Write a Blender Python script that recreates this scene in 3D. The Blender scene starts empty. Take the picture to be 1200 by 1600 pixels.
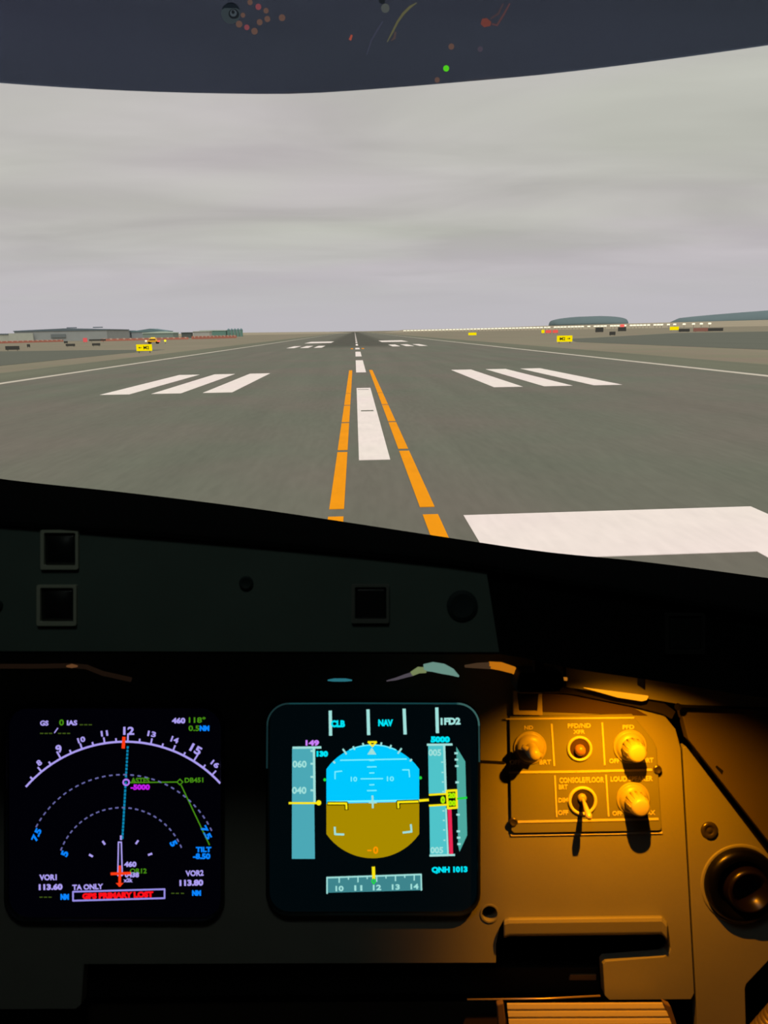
import bpy, bmesh, math, random
from mathutils import Vector, Matrix
random.seed(7)
C = bpy.context.scene.collection
S = bpy.context.scene

# ------------------------------------------------------------------ camera
F_PX = 1223.28
EYE = Vector((-0.4807, 0.0, 3.6258))
FW = Vector((0.03170514, 0.97369775, -0.22562685)).normalized()
RT = Vector((0.9991961, -0.03641866, -0.01675829)).normalized()
UP = RT.cross(FW).normalized()
cam_data = bpy.data.cameras.new('camera')
cam = bpy.data.objects.new('camera', cam_data); C.objects.link(cam)
M = Matrix.Identity(4)
for i in range(3):
    M[i][0] = RT[i]; M[i][1] = UP[i]; M[i][2] = -FW[i]; M[i][3] = EYE[i]
cam.matrix_world = M
cam_data.sensor_fit = 'VERTICAL'; cam_data.sensor_height = 36.0; cam_data.sensor_width = 27.0
cam_data.lens = F_PX / 1600 * 36.0
cam_data.clip_start = 0.05; cam_data.clip_end = 40000
cam_data.dof.use_dof = True
cam_data.dof.focus_distance = 2.6
cam_data.dof.aperture_fstop = cam_data.lens / 1.25
S.camera = cam

# ------------------------------------------------------------------ view
S.view_settings.view_transform = 'Standard'
S.view_settings.look = 'None'
S.view_settings.exposure = 0.0
S.view_settings.gamma = 1.0
S.view_settings.use_curve_mapping = False


def lin(c):
    c = c / 255.0
    return c / 12.92 if c <= 0.04045 else ((c + 0.055) / 1.055) ** 2.4


def rgb(r, g, b):
    return (lin(r), lin(g), lin(b), 1.0)


# ------------------------------------------------------------------ world: overcast sky
W = bpy.data.worlds.new('overcast_sky'); S.world = W; W.use_nodes = True
nt = W.node_tree; nt.nodes.clear()
def N(nt, t, **kw):
    n = nt.nodes.new(t)
    for k, v in kw.items(): setattr(n, k, v)
    return n
out = N(nt, 'ShaderNodeOutputWorld'); bg = N(nt, 'ShaderNodeBackground')
tc = N(nt, 'ShaderNodeTexCoord'); sep = N(nt, 'ShaderNodeSeparateXYZ')
nt.links.new(tc.outputs['Generated'], sep.inputs[0])
mz = N(nt, 'ShaderNodeMath', operation='MAXIMUM'); mz.inputs[1].default_value = 0.0
nt.links.new(sep.outputs[2], mz.inputs[0])
az = N(nt, 'ShaderNodeMath', operation='ADD'); az.inputs[1].default_value = 0.10
nt.links.new(mz.outputs[0], az.inputs[0])
dx = N(nt, 'ShaderNodeMath', operation='DIVIDE'); dy = N(nt, 'ShaderNodeMath', operation='DIVIDE')
nt.links.new(sep.outputs[0], dx.inputs[0]); nt.links.new(az.outputs[0], dx.inputs[1])
nt.links.new(sep.outputs[1], dy.inputs[0]); nt.links.new(az.outputs[0], dy.inputs[1])
cmb = N(nt, 'ShaderNodeCombineXYZ')
nt.links.new(dx.outputs[0], cmb.inputs[0]); nt.links.new(dy.outputs[0], cmb.inputs[1])
mp = N(nt, 'ShaderNodeMapping'); mp.inputs['Scale'].default_value = (0.55, 1.0, 1); mp.inputs['Rotation'].default_value = (0, 0, 0.12)
nt.links.new(cmb.outputs[0], mp.inputs[0])
n1 = N(nt, 'ShaderNodeTexNoise'); n1.inputs['Scale'].default_value = 1.1; n1.inputs['Detail'].default_value = 4.0
n1.inputs['Roughness'].default_value = 0.5; n1.inputs['Distortion'].default_value = 0.5
n2 = N(nt, 'ShaderNodeTexNoise'); n2.inputs['Scale'].default_value = 0.7; n2.inputs['Detail'].default_value = 2.0
nt.links.new(mp.outputs[0], n1.inputs['Vector'])
ad = N(nt, 'ShaderNodeVectorMath', operation='ADD'); ad.inputs[1].default_value = (7.3, 2.1, 0)
nt.links.new(mp.outputs[0], ad.inputs[0]); nt.links.new(ad.outputs[0], n2.inputs['Vector'])
r1 = N(nt, 'ShaderNodeValToRGB'); r1.color_ramp.elements[0].position = 0.33; r1.color_ramp.elements[1].position = 0.68
r1.color_ramp.elements[0].color = rgb(179, 177, 175); r1.color_ramp.elements[1].color = rgb(201, 199, 197)
r2 = N(nt, 'ShaderNodeValToRGB'); r2.color_ramp.elements[0].position = 0.35; r2.color_ramp.elements[1].position = 0.65
r2.color_ramp.elements[0].color = (0.97, 1.0, 0.92, 1); r2.color_ramp.elements[1].color = (1.0, 0.95, 1.0, 1)
nt.links.new(n1.outputs[0], r1.inputs[0]); nt.links.new(n2.outputs[0], r2.inputs[0])
mx = N(nt, 'ShaderNodeMix', data_type='RGBA', blend_type='MULTIPLY'); mx.inputs[0].default_value = 1.0
nt.links.new(r1.outputs[0], mx.inputs[6]); nt.links.new(r2.outputs[0], mx.inputs[7])
# near the horizon the cloud texture melts into a flat lavender grey
hz = N(nt, 'ShaderNodeMapRange', interpolation_type='SMOOTHSTEP'); hz.inputs[1].default_value = 0.0; hz.inputs[2].default_value = 0.14
nt.links.new(mz.outputs[0], hz.inputs[0])
mh = N(nt, 'ShaderNodeMix', data_type='RGBA'); mh.inputs[6].default_value = rgb(190, 187, 192)
nt.links.new(hz.outputs[0], mh.inputs[0]); nt.links.new(mx.outputs[2], mh.inputs[7])
nt.links.new(mh.outputs[2], bg.inputs['Color']); bg.inputs['Strength'].default_value = 1.0
nt.links.new(bg.outputs[0], out.inputs['Surface'])

# diffuse sun behind the cloud deck, high and behind the aircraft
sd = bpy.data.lights.new('sun', 'SUN'); sd.energy = 1.62; sd.angle = math.radians(50); sd.color = (1.0, 0.98, 0.94)
sun = bpy.data.objects.new('sun', sd); C.objects.link(sun); sun.rotation_euler = (math.radians(28), 0, math.radians(10)); sun.location = (0, -20, 60)


# ------------------------------------------------------------------ materials
MATS = {}
def mat(name, col, rough=0.6, spec=0.3, metal=0.0, bump=0.0, bscale=400.0, vary=0.0, vscale=30.0):
    if name in MATS: return MATS[name]
    m = bpy.data.materials.new(name); m.use_nodes = True; t = m.node_tree; b = t.nodes['Principled BSDF']
    b.inputs['Base Color'].default_value = col; b.inputs['Roughness'].default_value = rough
    b.inputs['Specular IOR Level'].default_value = spec; b.inputs['Metallic'].default_value = metal
    geo = t.nodes.new('ShaderNodeNewGeometry')
    if vary:
        n = t.nodes.new('ShaderNodeTexNoise'); n.inputs['Scale'].default_value = vscale; n.inputs['Detail'].default_value = 5
        t.links.new(geo.outputs['Position'], n.inputs['Vector'])
        mr = t.nodes.new('ShaderNodeMapRange'); mr.inputs[1].default_value = .3; mr.inputs[2].default_value = .7
        mr.inputs[3].default_value = 1 - vary; mr.inputs[4].default_value = 1 + vary
        t.links.new(n.outputs[0], mr.inputs[0])
        mu = t.nodes.new('ShaderNodeVectorMath'); mu.operation = 'SCALE'; mu.inputs[0].default_value = col[:3]
        t.links.new(mr.outputs[0], mu.inputs['Scale']); t.links.new(mu.outputs[0], b.inputs['Base Color'])
    if bump:
        n = t.nodes.new('ShaderNodeTexNoise'); n.inputs['Scale'].default_value = bscale; n.inputs['Detail'].default_value = 3
        t.links.new(geo.outputs['Position'], n.inputs['Vector'])
        bp = t.nodes.new('ShaderNodeBump'); bp.inputs['Strength'].default_value = bump; bp.inputs['Distance'].default_value = 0.0004
        t.links.new(n.outputs[0], bp.inputs['Height']); t.links.new(bp.outputs[0], b.inputs['Normal'])
    MATS[name] = m; return m

def emit(name, col, strength=1.0, sample=False):
    if name in MATS: return MATS[name]
    m = bpy.data.materials.new(name); m.use_nodes = True; t = m.node_tree
    t.nodes.remove(t.nodes['Principled BSDF']); e = t.nodes.new('ShaderNodeEmission')
    e.inputs[0].default_value = col; e.inputs[1].default_value = strength
    t.links.new(e.outputs[0], t.nodes['Material Output'].inputs[0])
    if not sample: m.cycles.emission_sampling = 'NONE'
    MATS[name] = m; return m

def outdoor(name, col, vary=0.12, streak=(0.25, 0.02), fine=0.05, rubber=False, warm=None):
    m = bpy.data.materials.new(name); m.use_nodes = True; t = m.node_tree; b = t.nodes['Principled BSDF']
    b.inputs['Roughness'].default_value = 0.9; b.inputs['Specular IOR Level'].default_value = 0.1
    g = t.nodes.new('ShaderNodeNewGeometry'); L = t.links.new
    mpp = t.nodes.new('ShaderNodeMapping'); mpp.inputs['Scale'].default_value = (streak[0], streak[1], 1)
    L(g.outputs['Position'], mpp.inputs[0])
    a = t.nodes.new('ShaderNodeTexNoise'); a.inputs['Scale'].default_value = 1; a.inputs['Detail'].default_value = 5; a.inputs['Roughness'].default_value = .6
    L(mpp.outputs[0], a.inputs['Vector'])
    mp2 = t.nodes.new('ShaderNodeMapping'); mp2.inputs['Scale'].default_value = (5, .8, 1); L(g.outputs['Position'], mp2.inputs[0])
    f = t.nodes.new('ShaderNodeTexNoise'); f.inputs['Scale'].default_value = 1; f.inputs['Detail'].default_value = 6; L(mp2.outputs[0], f.inputs['Vector'])
    def rng(n, v):
        r = t.nodes.new('ShaderNodeMapRange'); r.inputs[1].default_value = .3; r.inputs[2].default_value = .7
        r.inputs[3].default_value = 1 - v; r.inputs[4].default_value = 1 + v; L(n.outputs[0], r.inputs[0]); return r
    m1 = t.nodes.new('ShaderNodeMath'); m1.operation = 'MULTIPLY'; L(rng(a, vary).outputs[0], m1.inputs[0]); L(rng(f, fine).outputs[0], m1.inputs[1])
    last = m1
    base = t.nodes.new('ShaderNodeMix'); base.data_type = 'RGBA'
    base.inputs[6].default_value = col; base.inputs[7].default_value = warm or col
    w = t.nodes.new('ShaderNodeTexNoise'); w.inputs['Scale'].default_value = .09; w.inputs['Detail'].default_value = 2
    L(g.outputs['Position'], w.inputs['Vector'])
    wr = t.nodes.new('ShaderNodeMapRange'); wr.inputs[1].default_value = .4; wr.inputs[2].default_value = .62; L(w.outputs[0], wr.inputs[0]); L(wr.outputs[0], base.inputs[0])
    if rubber:
        s = t.nodes.new('ShaderNodeSeparateXYZ'); L(g.outputs['Position'], s.inputs[0])
        ab = t.nodes.new('ShaderNodeMath'); ab.operation = 'ABSOLUTE'; L(s.outputs[0], ab.inputs[0])
        # tyre rubber: a broad patch in the touchdown zone, 175 m to 900 m ahead
        rx = t.nodes.new('ShaderNodeMapRange'); rx.interpolation_type = 'SMOOTHSTEP'; rx.inputs[1].default_value = 6; rx.inputs[2].default_value = 14; rx.inputs[3].default_value = 1; rx.inputs[4].default_value = 0
        L(ab.outputs[0], rx.inputs[0])
        ry = t.nodes.new('ShaderNodeMapRange'); ry.interpolation_type = 'SMOOTHSTEP'; ry.inputs[1].default_value = 165; ry.inputs[2].default_value = 215; L(s.outputs[1], ry.inputs[0])
        mm = t.nodes.new('ShaderNodeMath'); mm.operation = 'MULTIPLY'; L(rx.outputs[0], mm.inputs[0]); L(ry.outputs[0], mm.inputs[1])
        dk = t.nodes.new('ShaderNodeMapRange'); dk.inputs[3].default_value = 1.0; dk.inputs[4].default_value = 0.58; L(mm.outputs[0], dk.inputs[0])
        m2 = t.nodes.new('ShaderNodeMath'); m2.operation = 'MULTIPLY'; L(last.outputs[0], m2.inputs[0]); L(dk.outputs[0], m2.inputs[1]); last = m2
    sc = t.nodes.new('ShaderNodeVectorMath'); sc.operation = 'SCALE'; L(base.outputs[2], sc.inputs[0]); L(last.outputs[0], sc.inputs['Scale'])
    L(sc.outputs[0], b.inputs['Base Color'])
    return m

M_ASPH = outdoor('runway_asphalt', rgb(110, 113, 99), 0.08, (0.5, 0.03), 0.06, True, rgb(116, 112, 101))
M_SHOULDER = outdoor('shoulder_asphalt', rgb(113, 115, 97), 0.08, (0.3, 0.02), 0.05)
M_TAXI = outdoor('taxiway_asphalt', rgb(102, 105, 93), 0.05, (0.1, 0.02), 0.03)
M_SAND = outdoor('dusty_grass', rgb(136, 132, 110), 0.08, (0.03, 0.015), 0.06, False, rgb(142, 131, 113))
M_HILL = outdoor('far_sand', rgb(164, 154, 132), 0.06, (0.01, 0.01), 0.02)
M_WHITE = outdoor('white_paint', rgb(246, 236, 226), 0.03, (1.2, .8), 0.035, False, rgb(246, 232, 226))
M_LINE = outdoor('faded_white_paint', rgb(205, 197, 180), 0.05, (1, .2), 0.05)
M_YEL = outdoor('yellow_paint', rgb(250, 158, 0), 0.03, (1.2, .8), 0.03)


# ------------------------------------------------------------------ object helpers
def world_loc(o):
    v = Vector((0, 0, 0))
    while o is not None:
        v += o.location; o = o.parent
    return v

def mk(name, bm, m, parent=None, smooth=False, bevel=0.0, seg=2):
    bmesh.ops.recalc_face_normals(bm, faces=bm.faces[:])
    me = bpy.data.meshes.new(name)
    xs = [v.co for v in bm.verts]
    lo = Vector([min(c[i] for c in xs) for i in range(3)]); hi = Vector([max(c[i] for c in xs) for i in range(3)])
    org = Vector(((lo.x + hi.x) / 2, (lo.y + hi.y) / 2, lo.z))
    for v in bm.verts: v.co -= org
    bm.to_mesh(me); bm.free()
    if m: me.materials.append(m)
    o = bpy.data.objects.new(name, me); C.objects.link(o)
    if parent is not None:
        o.parent = parent; o.location = org - world_loc(parent)
    else: o.location = org
    if smooth:
        for p in me.polygons: p.use_smooth = True
    if bevel:
        b = o.modifiers.new('bevel', 'BEVEL'); b.width = bevel; b.segments = seg; b.limit_method = 'ANGLE'; b.angle_limit = math.radians(40)
    return o

def thing(name, loc, label, cat, group=None):
    o = bpy.data.objects.new(name, None); C.objects.link(o); o.location = loc; o.empty_display_size = 0.05
    tag(o, label, cat, group); return o

def tag(o, label=None, cat=None, group=None, kind=None):
    if label: o['label'] = label
    if cat: o['category'] = cat
    if group: o['group'] = group
    if kind: o['kind'] = kind
    return o

def kids(o): return [c for c in C.objects if c.parent is o]
def copy_tree(o, parent=None):
    c = o.copy(); C.objects.link(c)
    if parent is not None: c.parent = parent
    for ch in kids(o): copy_tree(ch, c)
    return c

def BM(): return bmesh.new()

def box(bm, c, s, rz=0.0, taper=1.0):
    vs = []
    for z in (0, 1):
        k = taper if z else 1.0
        for x, y in ((-.5, -.5), (.5, -.5), (.5, .5), (-.5, .5)):
            X, Y = x * s[0] * k, y * s[1] * k
            vs.append(bm.verts.new((c[0] + X * math.cos(rz) - Y * math.sin(rz), c[1] + X * math.sin(rz) + Y * math.cos(rz), c[2] + z * s[2])))
    for f in ((0, 1, 2, 3), (4, 5, 6, 7), (0, 1, 5, 4), (1, 2, 6, 5), (2, 3, 7, 6), (3, 0, 4, 7)):
        bm.faces.new([vs[i] for i in f])

def poly_prism(bm, pts3, off):
    a = [bm.verts.new(p) for p in pts3]; b = [bm.verts.new(Vector(p) + off) for p in pts3]
    bm.faces.new(a); bm.faces.new(list(reversed(b)))
    n = len(a)
    for i in range(n): bm.faces.new((a[i], a[(i + 1) % n], b[(i + 1) % n], b[i]))

def ground_poly(bm, pts, z0, z1):
    poly_prism(bm, [Vector((x, y, z1)) for x, y in pts], Vector((0, 0, z0 - z1)))

def grid_strip(bm, x0, x1, y0, y1, z0, z1):
    ground_poly(bm, [(x0, y0), (x1, y0), (x1, y1), (x0, y1)], z0, z1)

# cockpit frame: the instrument panel leans back 13 degrees; u,v count panel grid steps, d is metres forward from the pilot's eye
def K(u, v, d):
    return EYE + FW * d + RT * ((u - 600) / F_PX * d) - UP * ((v - 800) / F_PX * d)

def slab(bm, pts, d, t):
    poly_prism(bm, [K(u, v, d) for u, v in pts], FW * t)

def slab_holes(bm, outer, holes, d, t):
    edges = []
    for loop in [outer] + holes:
        vs = [bm.verts.new(K(u, v, d)) for u, v in loop]
        for i in range(len(vs)): edges.append(bm.edges.new((vs[i], vs[(i + 1) % len(vs)])))
    bmesh.ops.triangle_fill(bm, use_beauty=True, use_dissolve=False, edges=edges, normal=-FW)
    r = bmesh.ops.extrude_face_region(bm, geom=bm.faces[:])
    for e in r['geom']:
        if isinstance(e, bmesh.types.BMVert): e.co += FW * t

def rrect(x0, y0, x1, y1, r, n=6, slant=0.0):
    P = []
    for cx, cy, a0 in ((x1 - r, y0 + r, -90), (x1 - r, y1 - r, 0), (x0 + r, y1 - r, 90), (x0 + r, y0 + r, 180)):
        for i in range(n + 1):
            a = math.radians(a0 + 90 * i / n); P.append((cx + r * math.cos(a), cy + r * math.sin(a)))
    xm = (x0 + x1) / 2
    return [(x, y - (x - xm) * slant) for x, y in P]

def circ(cx, cy, r, n=28, ry=None):
    return [(cx + r * math.cos(2 * math.pi * i / n), cy + (ry or r) * math.sin(2 * math.pi * i / n)) for i in range(n)]

def ribbon(bm, pts, w, d, t=0.0003, closed=False):
    P = list(pts) + ([pts[0]] if closed else [])
    for (x0, y0), (x1, y1) in zip(P[:-1], P[1:]):
        L = math.hypot(x1 - x0, y1 - y0)
        if L < 1e-6: continue
        ux, uy = (x1 - x0) / L, (y1 - y0) / L; nx, ny = -uy * w / 2, ux * w / 2; e = w * .3
        a = (x0 - ux * e, y0 - uy * e); b = (x1 + ux * e, y1 + uy * e)
        slab(bm, [(a[0] + nx, a[1] + ny), (b[0] + nx, b[1] + ny), (b[0] - nx, b[1] - ny), (a[0] - nx, a[1] - ny)], d, t)

def text_mesh(s, bold):
    cu = bpy.data.curves.new('lettering', 'FONT'); cu.body = s; cu.extrude = 0.01; cu.offset = bold; cu.resolution_u = 3
    ob = bpy.data.objects.new('lettering', cu); C.objects.link(ob)
    dg = bpy.context.evaluated_depsgraph_get(); me = bpy.data.meshes.new_from_object(ob.evaluated_get(dg))
    vs = [v.co.copy() for v in me.vertices]; fs = [tuple(p.vertices) for p in me.polygons]
    bpy.data.objects.remove(ob); bpy.data.curves.remove(cu); bpy.data.meshes.remove(me)
    return vs, fs
def text(bm, s, cx, cy, w, h, d, rot=0.0, bold=0.02, t=0.0003, fn=None):
    vs, fs = text_mesh(s, bold * 1.3 + (.008 if fn is None else 0))
    x0 = min(v.x for v in vs); x1 = max(v.x for v in vs); y0 = min(v.y for v in vs); y1 = max(v.y for v in vs)
    ca, sa = math.cos(math.radians(rot)), math.sin(math.radians(rot)); nv = []
    for v in vs:
        X = ((v.x - x0) / (x1 - x0) - .5) * w; Y = -((v.y - y0) / (y1 - y0) - .5) * h
        if fn: nv.append(bm.verts.new(fn(X, -Y, v.z > 0)))
        else:
            px, py = cx + X * ca - Y * sa, cy + X * sa + Y * ca
            p = K(px, py, d); 
            if v.z <= 0: p = p + FW * t
            nv.append(bm.verts.new(p))
    for f in fs:
        try: bm.faces.new([nv[i] for i in f])
        except ValueError: pass

def lathe(bm, u, v, d, prof, n=36, sx=1.0, axis=None):
    """prof: (radius m, height m towards the pilot) pairs, around the panel normal"""
    c = K(u, v, d); rings = []
    for r, h in prof:
        if r < 1e-6: rings.append([bm.verts.new(c - FW * h)])
        else: rings.append([bm.verts.new(c - FW * h + RT * (r * sx * math.cos(2 * math.pi * i / n)) + UP * (r * math.sin(2 * math.pi * i / n))) for i in range(n)])
    for A, B in zip(rings[:-1], rings[1:]):
        for i in range(n):
            j = (i + 1) % n
            q = [A[i % len(A)], A[j % len(A)], B[j % len(B)], B[i % len(B)]]
            q2 = []
            for x in q:
                if x not in q2: q2.append(x)
            if len(q2) > 2: bm.faces.new(q2)

def tube(bm, pts, r, n=10, close=True):
    rings = []; m = len(pts)
    for i, p in enumerate(pts):
        p = Vector(p); tdir = (Vector(pts[min(i + 1, m - 1)]) - Vector(pts[max(i - 1, 0)])).normalized()
        a = tdir.cross(Vector((0.13, .2, 1))).normalized(); b = tdir.cross(a).normalized()
        rr = r[i] if isinstance(r, (list, tuple)) else r
        rings.append([bm.verts.new(p + a * (rr * math.cos(2 * math.pi * k / n)) + b * (rr * math.sin(2 * math.pi * k / n))) for k in range(n)])
    for A, B in zip(rings[:-1], rings[1:]):
        for k in range(n): bm.faces.new((A[k], A[(k + 1) % n], B[(k + 1) % n], B[k]))
    if close: bm.faces.new(rings[0]); bm.faces.new(list(reversed(rings[-1])))

def interp(tab, x):
    if x <= tab[0][0]: (a, b), (c, e) = tab[0], tab[1]
    elif x >= tab[-1][0]: (a, b), (c, e) = tab[-2], tab[-1]
    else:
        for (a, b), (c, e) in zip(tab[:-1], tab[1:]):
            if a <= x <= c: break
    return b + (e - b) * (x - a) / (c - a)

def smooth_curve(tab, x):
    n = len(tab)
    if x <= tab[0][0] or x >= tab[-1][0]: return interp(tab, x)
    for i in range(n - 1):
        if tab[i][0] <= x <= tab[i + 1][0]: break
    x0, y0 = tab[i]; x1, y1 = tab[i + 1]
    m0 = (y1 - tab[i - 1][1]) / (x1 - tab[i - 1][0]) if i > 0 else (y1 - y0) / (x1 - x0)
    m1 = (tab[i + 2][1] - y0) / (tab[i + 2][0] - x0) if i < n - 2 else (y1 - y0) / (x1 - x0)
    h = x1 - x0; t = (x - x0) / h
    return (2*t**3-3*t**2+1)*y0 + (t**3-2*t**2+t)*h*m0 + (-2*t**3+3*t**2)*y1 + (t**3-t**2)*h*m1

def loft(bm, sections, closed=True):
    rows = [[bm.verts.new(p) for p in s] for s in sections]; n = len(rows[0])
    for A, B in zip(rows[:-1], rows[1:]):
        for k in range(n if closed else n - 1):
            bm.faces.new((A[k], A[(k + 1) % n], B[(k + 1) % n], B[k]))
    if closed: bm.faces.new(rows[0]); bm.faces.new(list(reversed(rows[-1])))


# ================================================================== OUTSIDE
bm = BM(); grid_strip(bm, -9000, 9000, -300, 16000, -1.0, -0.06)
tag(mk('ground', bm, M_SAND), kind='structure')

runway = thing('runway', (0, 0, 0), 'long grey asphalt runway with white and yellow markings running to the horizon', 'runway')
bm = BM(); grid_strip(bm, -30, 30, -60, 3300, -0.3, 0.0); mk('pavement', bm, M_ASPH, runway)
for s in (-1, 1):
    bm = BM(); grid_strip(bm, min(s * 30.02, s * 37.5), max(s * 30.02, s * 37.5), -60, 3300, -0.3, -0.02); mk('shoulder', bm, M_SHOULDER, runway)
    bm = BM(); grid_strip(bm, s * 29.0 - .45, s * 29.0 + .45, -50, 3200, 0, 0.012); tag(mk('edge_line', bm, M_LINE, runway), 'long white side stripe along the runway edge')
# centreline stripes
for k, (a, b) in enumerate([(22.3, 51.6), (71.5, 101.5), (117, 144), (163, 178)] + [(205 + 49 * i, 235 + 49 * i) for i in range(40)]):
    w = .45 if k < 4 else .30
    bm = BM(); grid_strip(bm, -w, w, a, b, 0, 0.012); tag(mk('centreline_stripe', bm, M_WHITE, runway), 'white centreline stripe')
for a, b, c, d in ((-.28, .30, 36.3, 36.75), (-.38, .32, 50.0, 50.3)):
    bm = BM(); grid_strip(bm, a, b, c, d, .012, .018); mk('joint_mark', bm, M_ASPH, runway)
# yellow lead lines either side of the centreline, in 7 m pieces
for s in (-1, 1):
    for a, b in [(1.2, 8.1), (8.7, 15.3), (16.0, 23.9), (24.35, 31.7), (32.1, 39.3), (39.7, 47.0), (47.3, 75.5), (166, 174)]:
        bm = BM(); wd = .155 if a < 100 else .26; grid_strip(bm, s * (.95 if a < 100 else 1.15) - wd, s * (.95 if a < 100 else 1.15) + wd, a, b, 0, 0.012); tag(mk('yellow_dash', bm, M_YEL, runway), 'yellow painted dash')
# touchdown zone markings: three stripes each side at two distances
for Y0, Y1 in ((50.0, 72.8), (187, 212)):
    for s in (-1, 1):
        for c in (9.2, 12.4, 15.6):
            bm = BM(); grid_strip(bm, s * c - .92, s * c + .92, Y0, Y1, 0, 0.012); tag(mk('touchdown_stripe', bm, M_WHITE, runway), 'white touchdown zone stripe')
for s in (-1, 1):
    bm = BM(); grid_strip(bm, min(s * 8.3, s * 17), max(s * 8.3, s * 17), 262, 300, 0, 0.012); tag(mk('aiming_point_block', bm, M_WHITE, runway), 'wide white aiming point block')
# runway designator: big painted 12 right under the nose
bm = BM(); ground_poly(bm, [(1.6, 15.15), (7.5, 15.3), (7.5, 9.4), (3.2, 6.4), (7.5, 6.4), (7.5, 4.4), (1.6, 4.4), (1.6, 6.6), (6.0, 10.2), (6.0, 12.1), (1.6, 12.0)], 0, 0.012)
tag(mk('runway_numeral', bm, M_WHITE, runway), 'huge white painted numeral 2')
bm = BM(); grid_strip(bm, -4.6, -3.1, 4.4, 15.2, 0, 0.012); tag(mk('runway_numeral', bm, M_WHITE, runway), 'huge white painted numeral 1')

# taxiways
bm = BM(); ground_poly(bm, [(-420, 88), (-47.4, 106.9), (-48.5, 164), (-47.4, 199), (-72, 212), (-94, 216), (-420, 330)], -.3, -.03)
tag(mk('taxiway', bm, M_TAXI), 'dark grey taxiway joining the runway from the left', 'taxiway')
bm = BM(); ground_poly(bm, [(500, 90), (60, 115), (56.6, 205), (70, 262), (84, 280), (166, 408), (205, 400), (500, 390)], -.3, -.03)
tag(mk('taxiway', bm, M_TAXI), 'dark grey taxiway joining the runway from the right', 'taxiway')

# far terrain: low sand ridges closing the horizon
def ridge(name, tab, y, depth, label):
    bm = BM(); secs = []
    for x, z in tab:
        secs.append([Vector((x, y, -1)), Vector((x, y + depth * .25, z * .75)), Vector((x, y + depth * .6, z)), Vector((x, y + depth, -1))])
    loft(bm, secs); o = mk(name, bm, M_HILL, smooth=False); tag(o, kind='structure'); return o
ridge('ridge', [(60, 0), (98, 4.6), (250, 5.0), (380, 7.6), (573, 9.6), (835, 12), (1400, 14)], 1510, 200, '')
ridge('ridge', [(-1500, 8), (-700, 5.0), (-213, 4.4), (-60, 3.4), (-6, 0)], 1500, 200, '')

# airfield signs ----------------------------------------------------
M_SY = emit('lit_yellow_sign', rgb(250, 226, 0), 1.0)
M_BLK = mat('black_paint', rgb(25, 22, 18), .7)
M_POST = mat('grey_post', rgb(80, 80, 76), .6)
M_DRK = mat('dark_sign_back', rgb(72, 72, 68), .8)
M_RED = emit('lit_red_sign', rgb(235, 90, 80), 1.0)
def arrow(bm, x, y, z, L, s):
    poly_prism(bm, [Vector((x + s * a * L, y, z + b * L)) for a, b in ((-.5, -.08), (.05, -.08), (.05, -.3), (.5, 0), (.05, .3), (.05, .08), (-.5, .08))], Vector((0, .03, 0)))
def sign(x, y, z, w, h, txt, label, m=M_SY, name='taxiway_sign', group=None, cat='sign', rz=0.0):
    o = thing(name, (x, y, -.05), label, cat, group)
    bm = BM(); box(bm, (x, y, z), (w, .35, h)); mk('sign_face' if m in (M_SY, M_RED) else 'board', bm, m, o, bevel=.06)
    for s in (-1, 1):
        bm = BM(); box(bm, (x + s * w * .35, y, -.05), (.12, .12, z + .06)); mk('leg', bm, M_POST, o)
    if txt:
        sg = -1 if x < 0 else 1
        bm = BM(); text(bm, txt, 0, 0, w * .36, h * .5, 0, fn=lambda X, Y, fr: Vector((x - sg * w * .15 + X, y - .175 - (.03 if fr else 0), z + h / 2 + Y))); mk('lettering', bm, M_BLK, o)
        bm = BM(); arrow(bm, x + sg * w * .26, y - .205, z + h / 2, w * .22, sg); mk('arrow', bm, M_BLK, o)
    return o
sign(-44.3, 168, .35, 3.2, 1.35, 'M2', 'yellow lit taxiway sign with black arrow and M2 left of the runway')
sign(49.8, 190.7, .3, 3.7, 1.45, 'M2', 'yellow lit taxiway sign with black M2 and arrow right of the runway')
sign(63.2, 433, .4, 4.4, 1.4, None, 'small distant yellow lit sign close to the right runway edge')
sign(211, 525, .8, 6.0, 2.2, None, 'distant yellow lit sign beside the dark and red boards at far right')
sign(112.3, 478, .6, 1.8, 1.9, None, 'narrow yellow sign beside the red lit boards right of the runway')
sign(115.6, 478, .6, 3.4, 1.7, None, 'red lit board next to the narrow yellow sign right of the runway', M_RED, 'lit_board')
sign(119.8, 478, .6, 3.2, 1.7, None, 'red lit board, right one of the close pair beyond the runway', M_RED, 'lit_board')
M_RED2 = mat('faded_red_board', rgb(160, 110, 98), .8)
def dark(x, y, w, h, label, m=M_DRK, z=.25): return sign(x, y, z, w, h, None, label, m, 'dark_board', None, 'board')
dark(-93.6, 221, 3.7, 1.0, 'wide dark board lying near the taxiway at far left')
dark(-113.3, 281, 1.0, .9, 'small square dark board in the dirt at far left')
dark(-98.3, 279, 3.1, .8, 'low dark board in the dirt left of the small red light')
dark(-142.8, 400, 1.8, 1.0, 'tiny dark board just behind the low dark board on the left')
dark(-90.8, 283, 2.8, .8, 'low dark board under the long red tipped bar')
dark(-141.3, 444, 9.0, .9, 'long thin dark bar beside the red light on the left', z=.8)
sign(-147.9, 444, .3, 2.2, 2.2, None, 'small round red light at the end of the dark bar on the left', emit('lit_dull_red', rgb(214, 90, 90), 1), 'obstruction_light', cat='light')
dark(164, 535, 5.4, 3.0, 'square dark board below the domed hangar beyond the runway')
dark(106.5, 330, 2.5, 1.4, 'small dark board beyond the right taxiway sign')
dark(199.9, 596, 6.2, 3.0, 'dark board carrying the single red lamp right of the runway')
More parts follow.
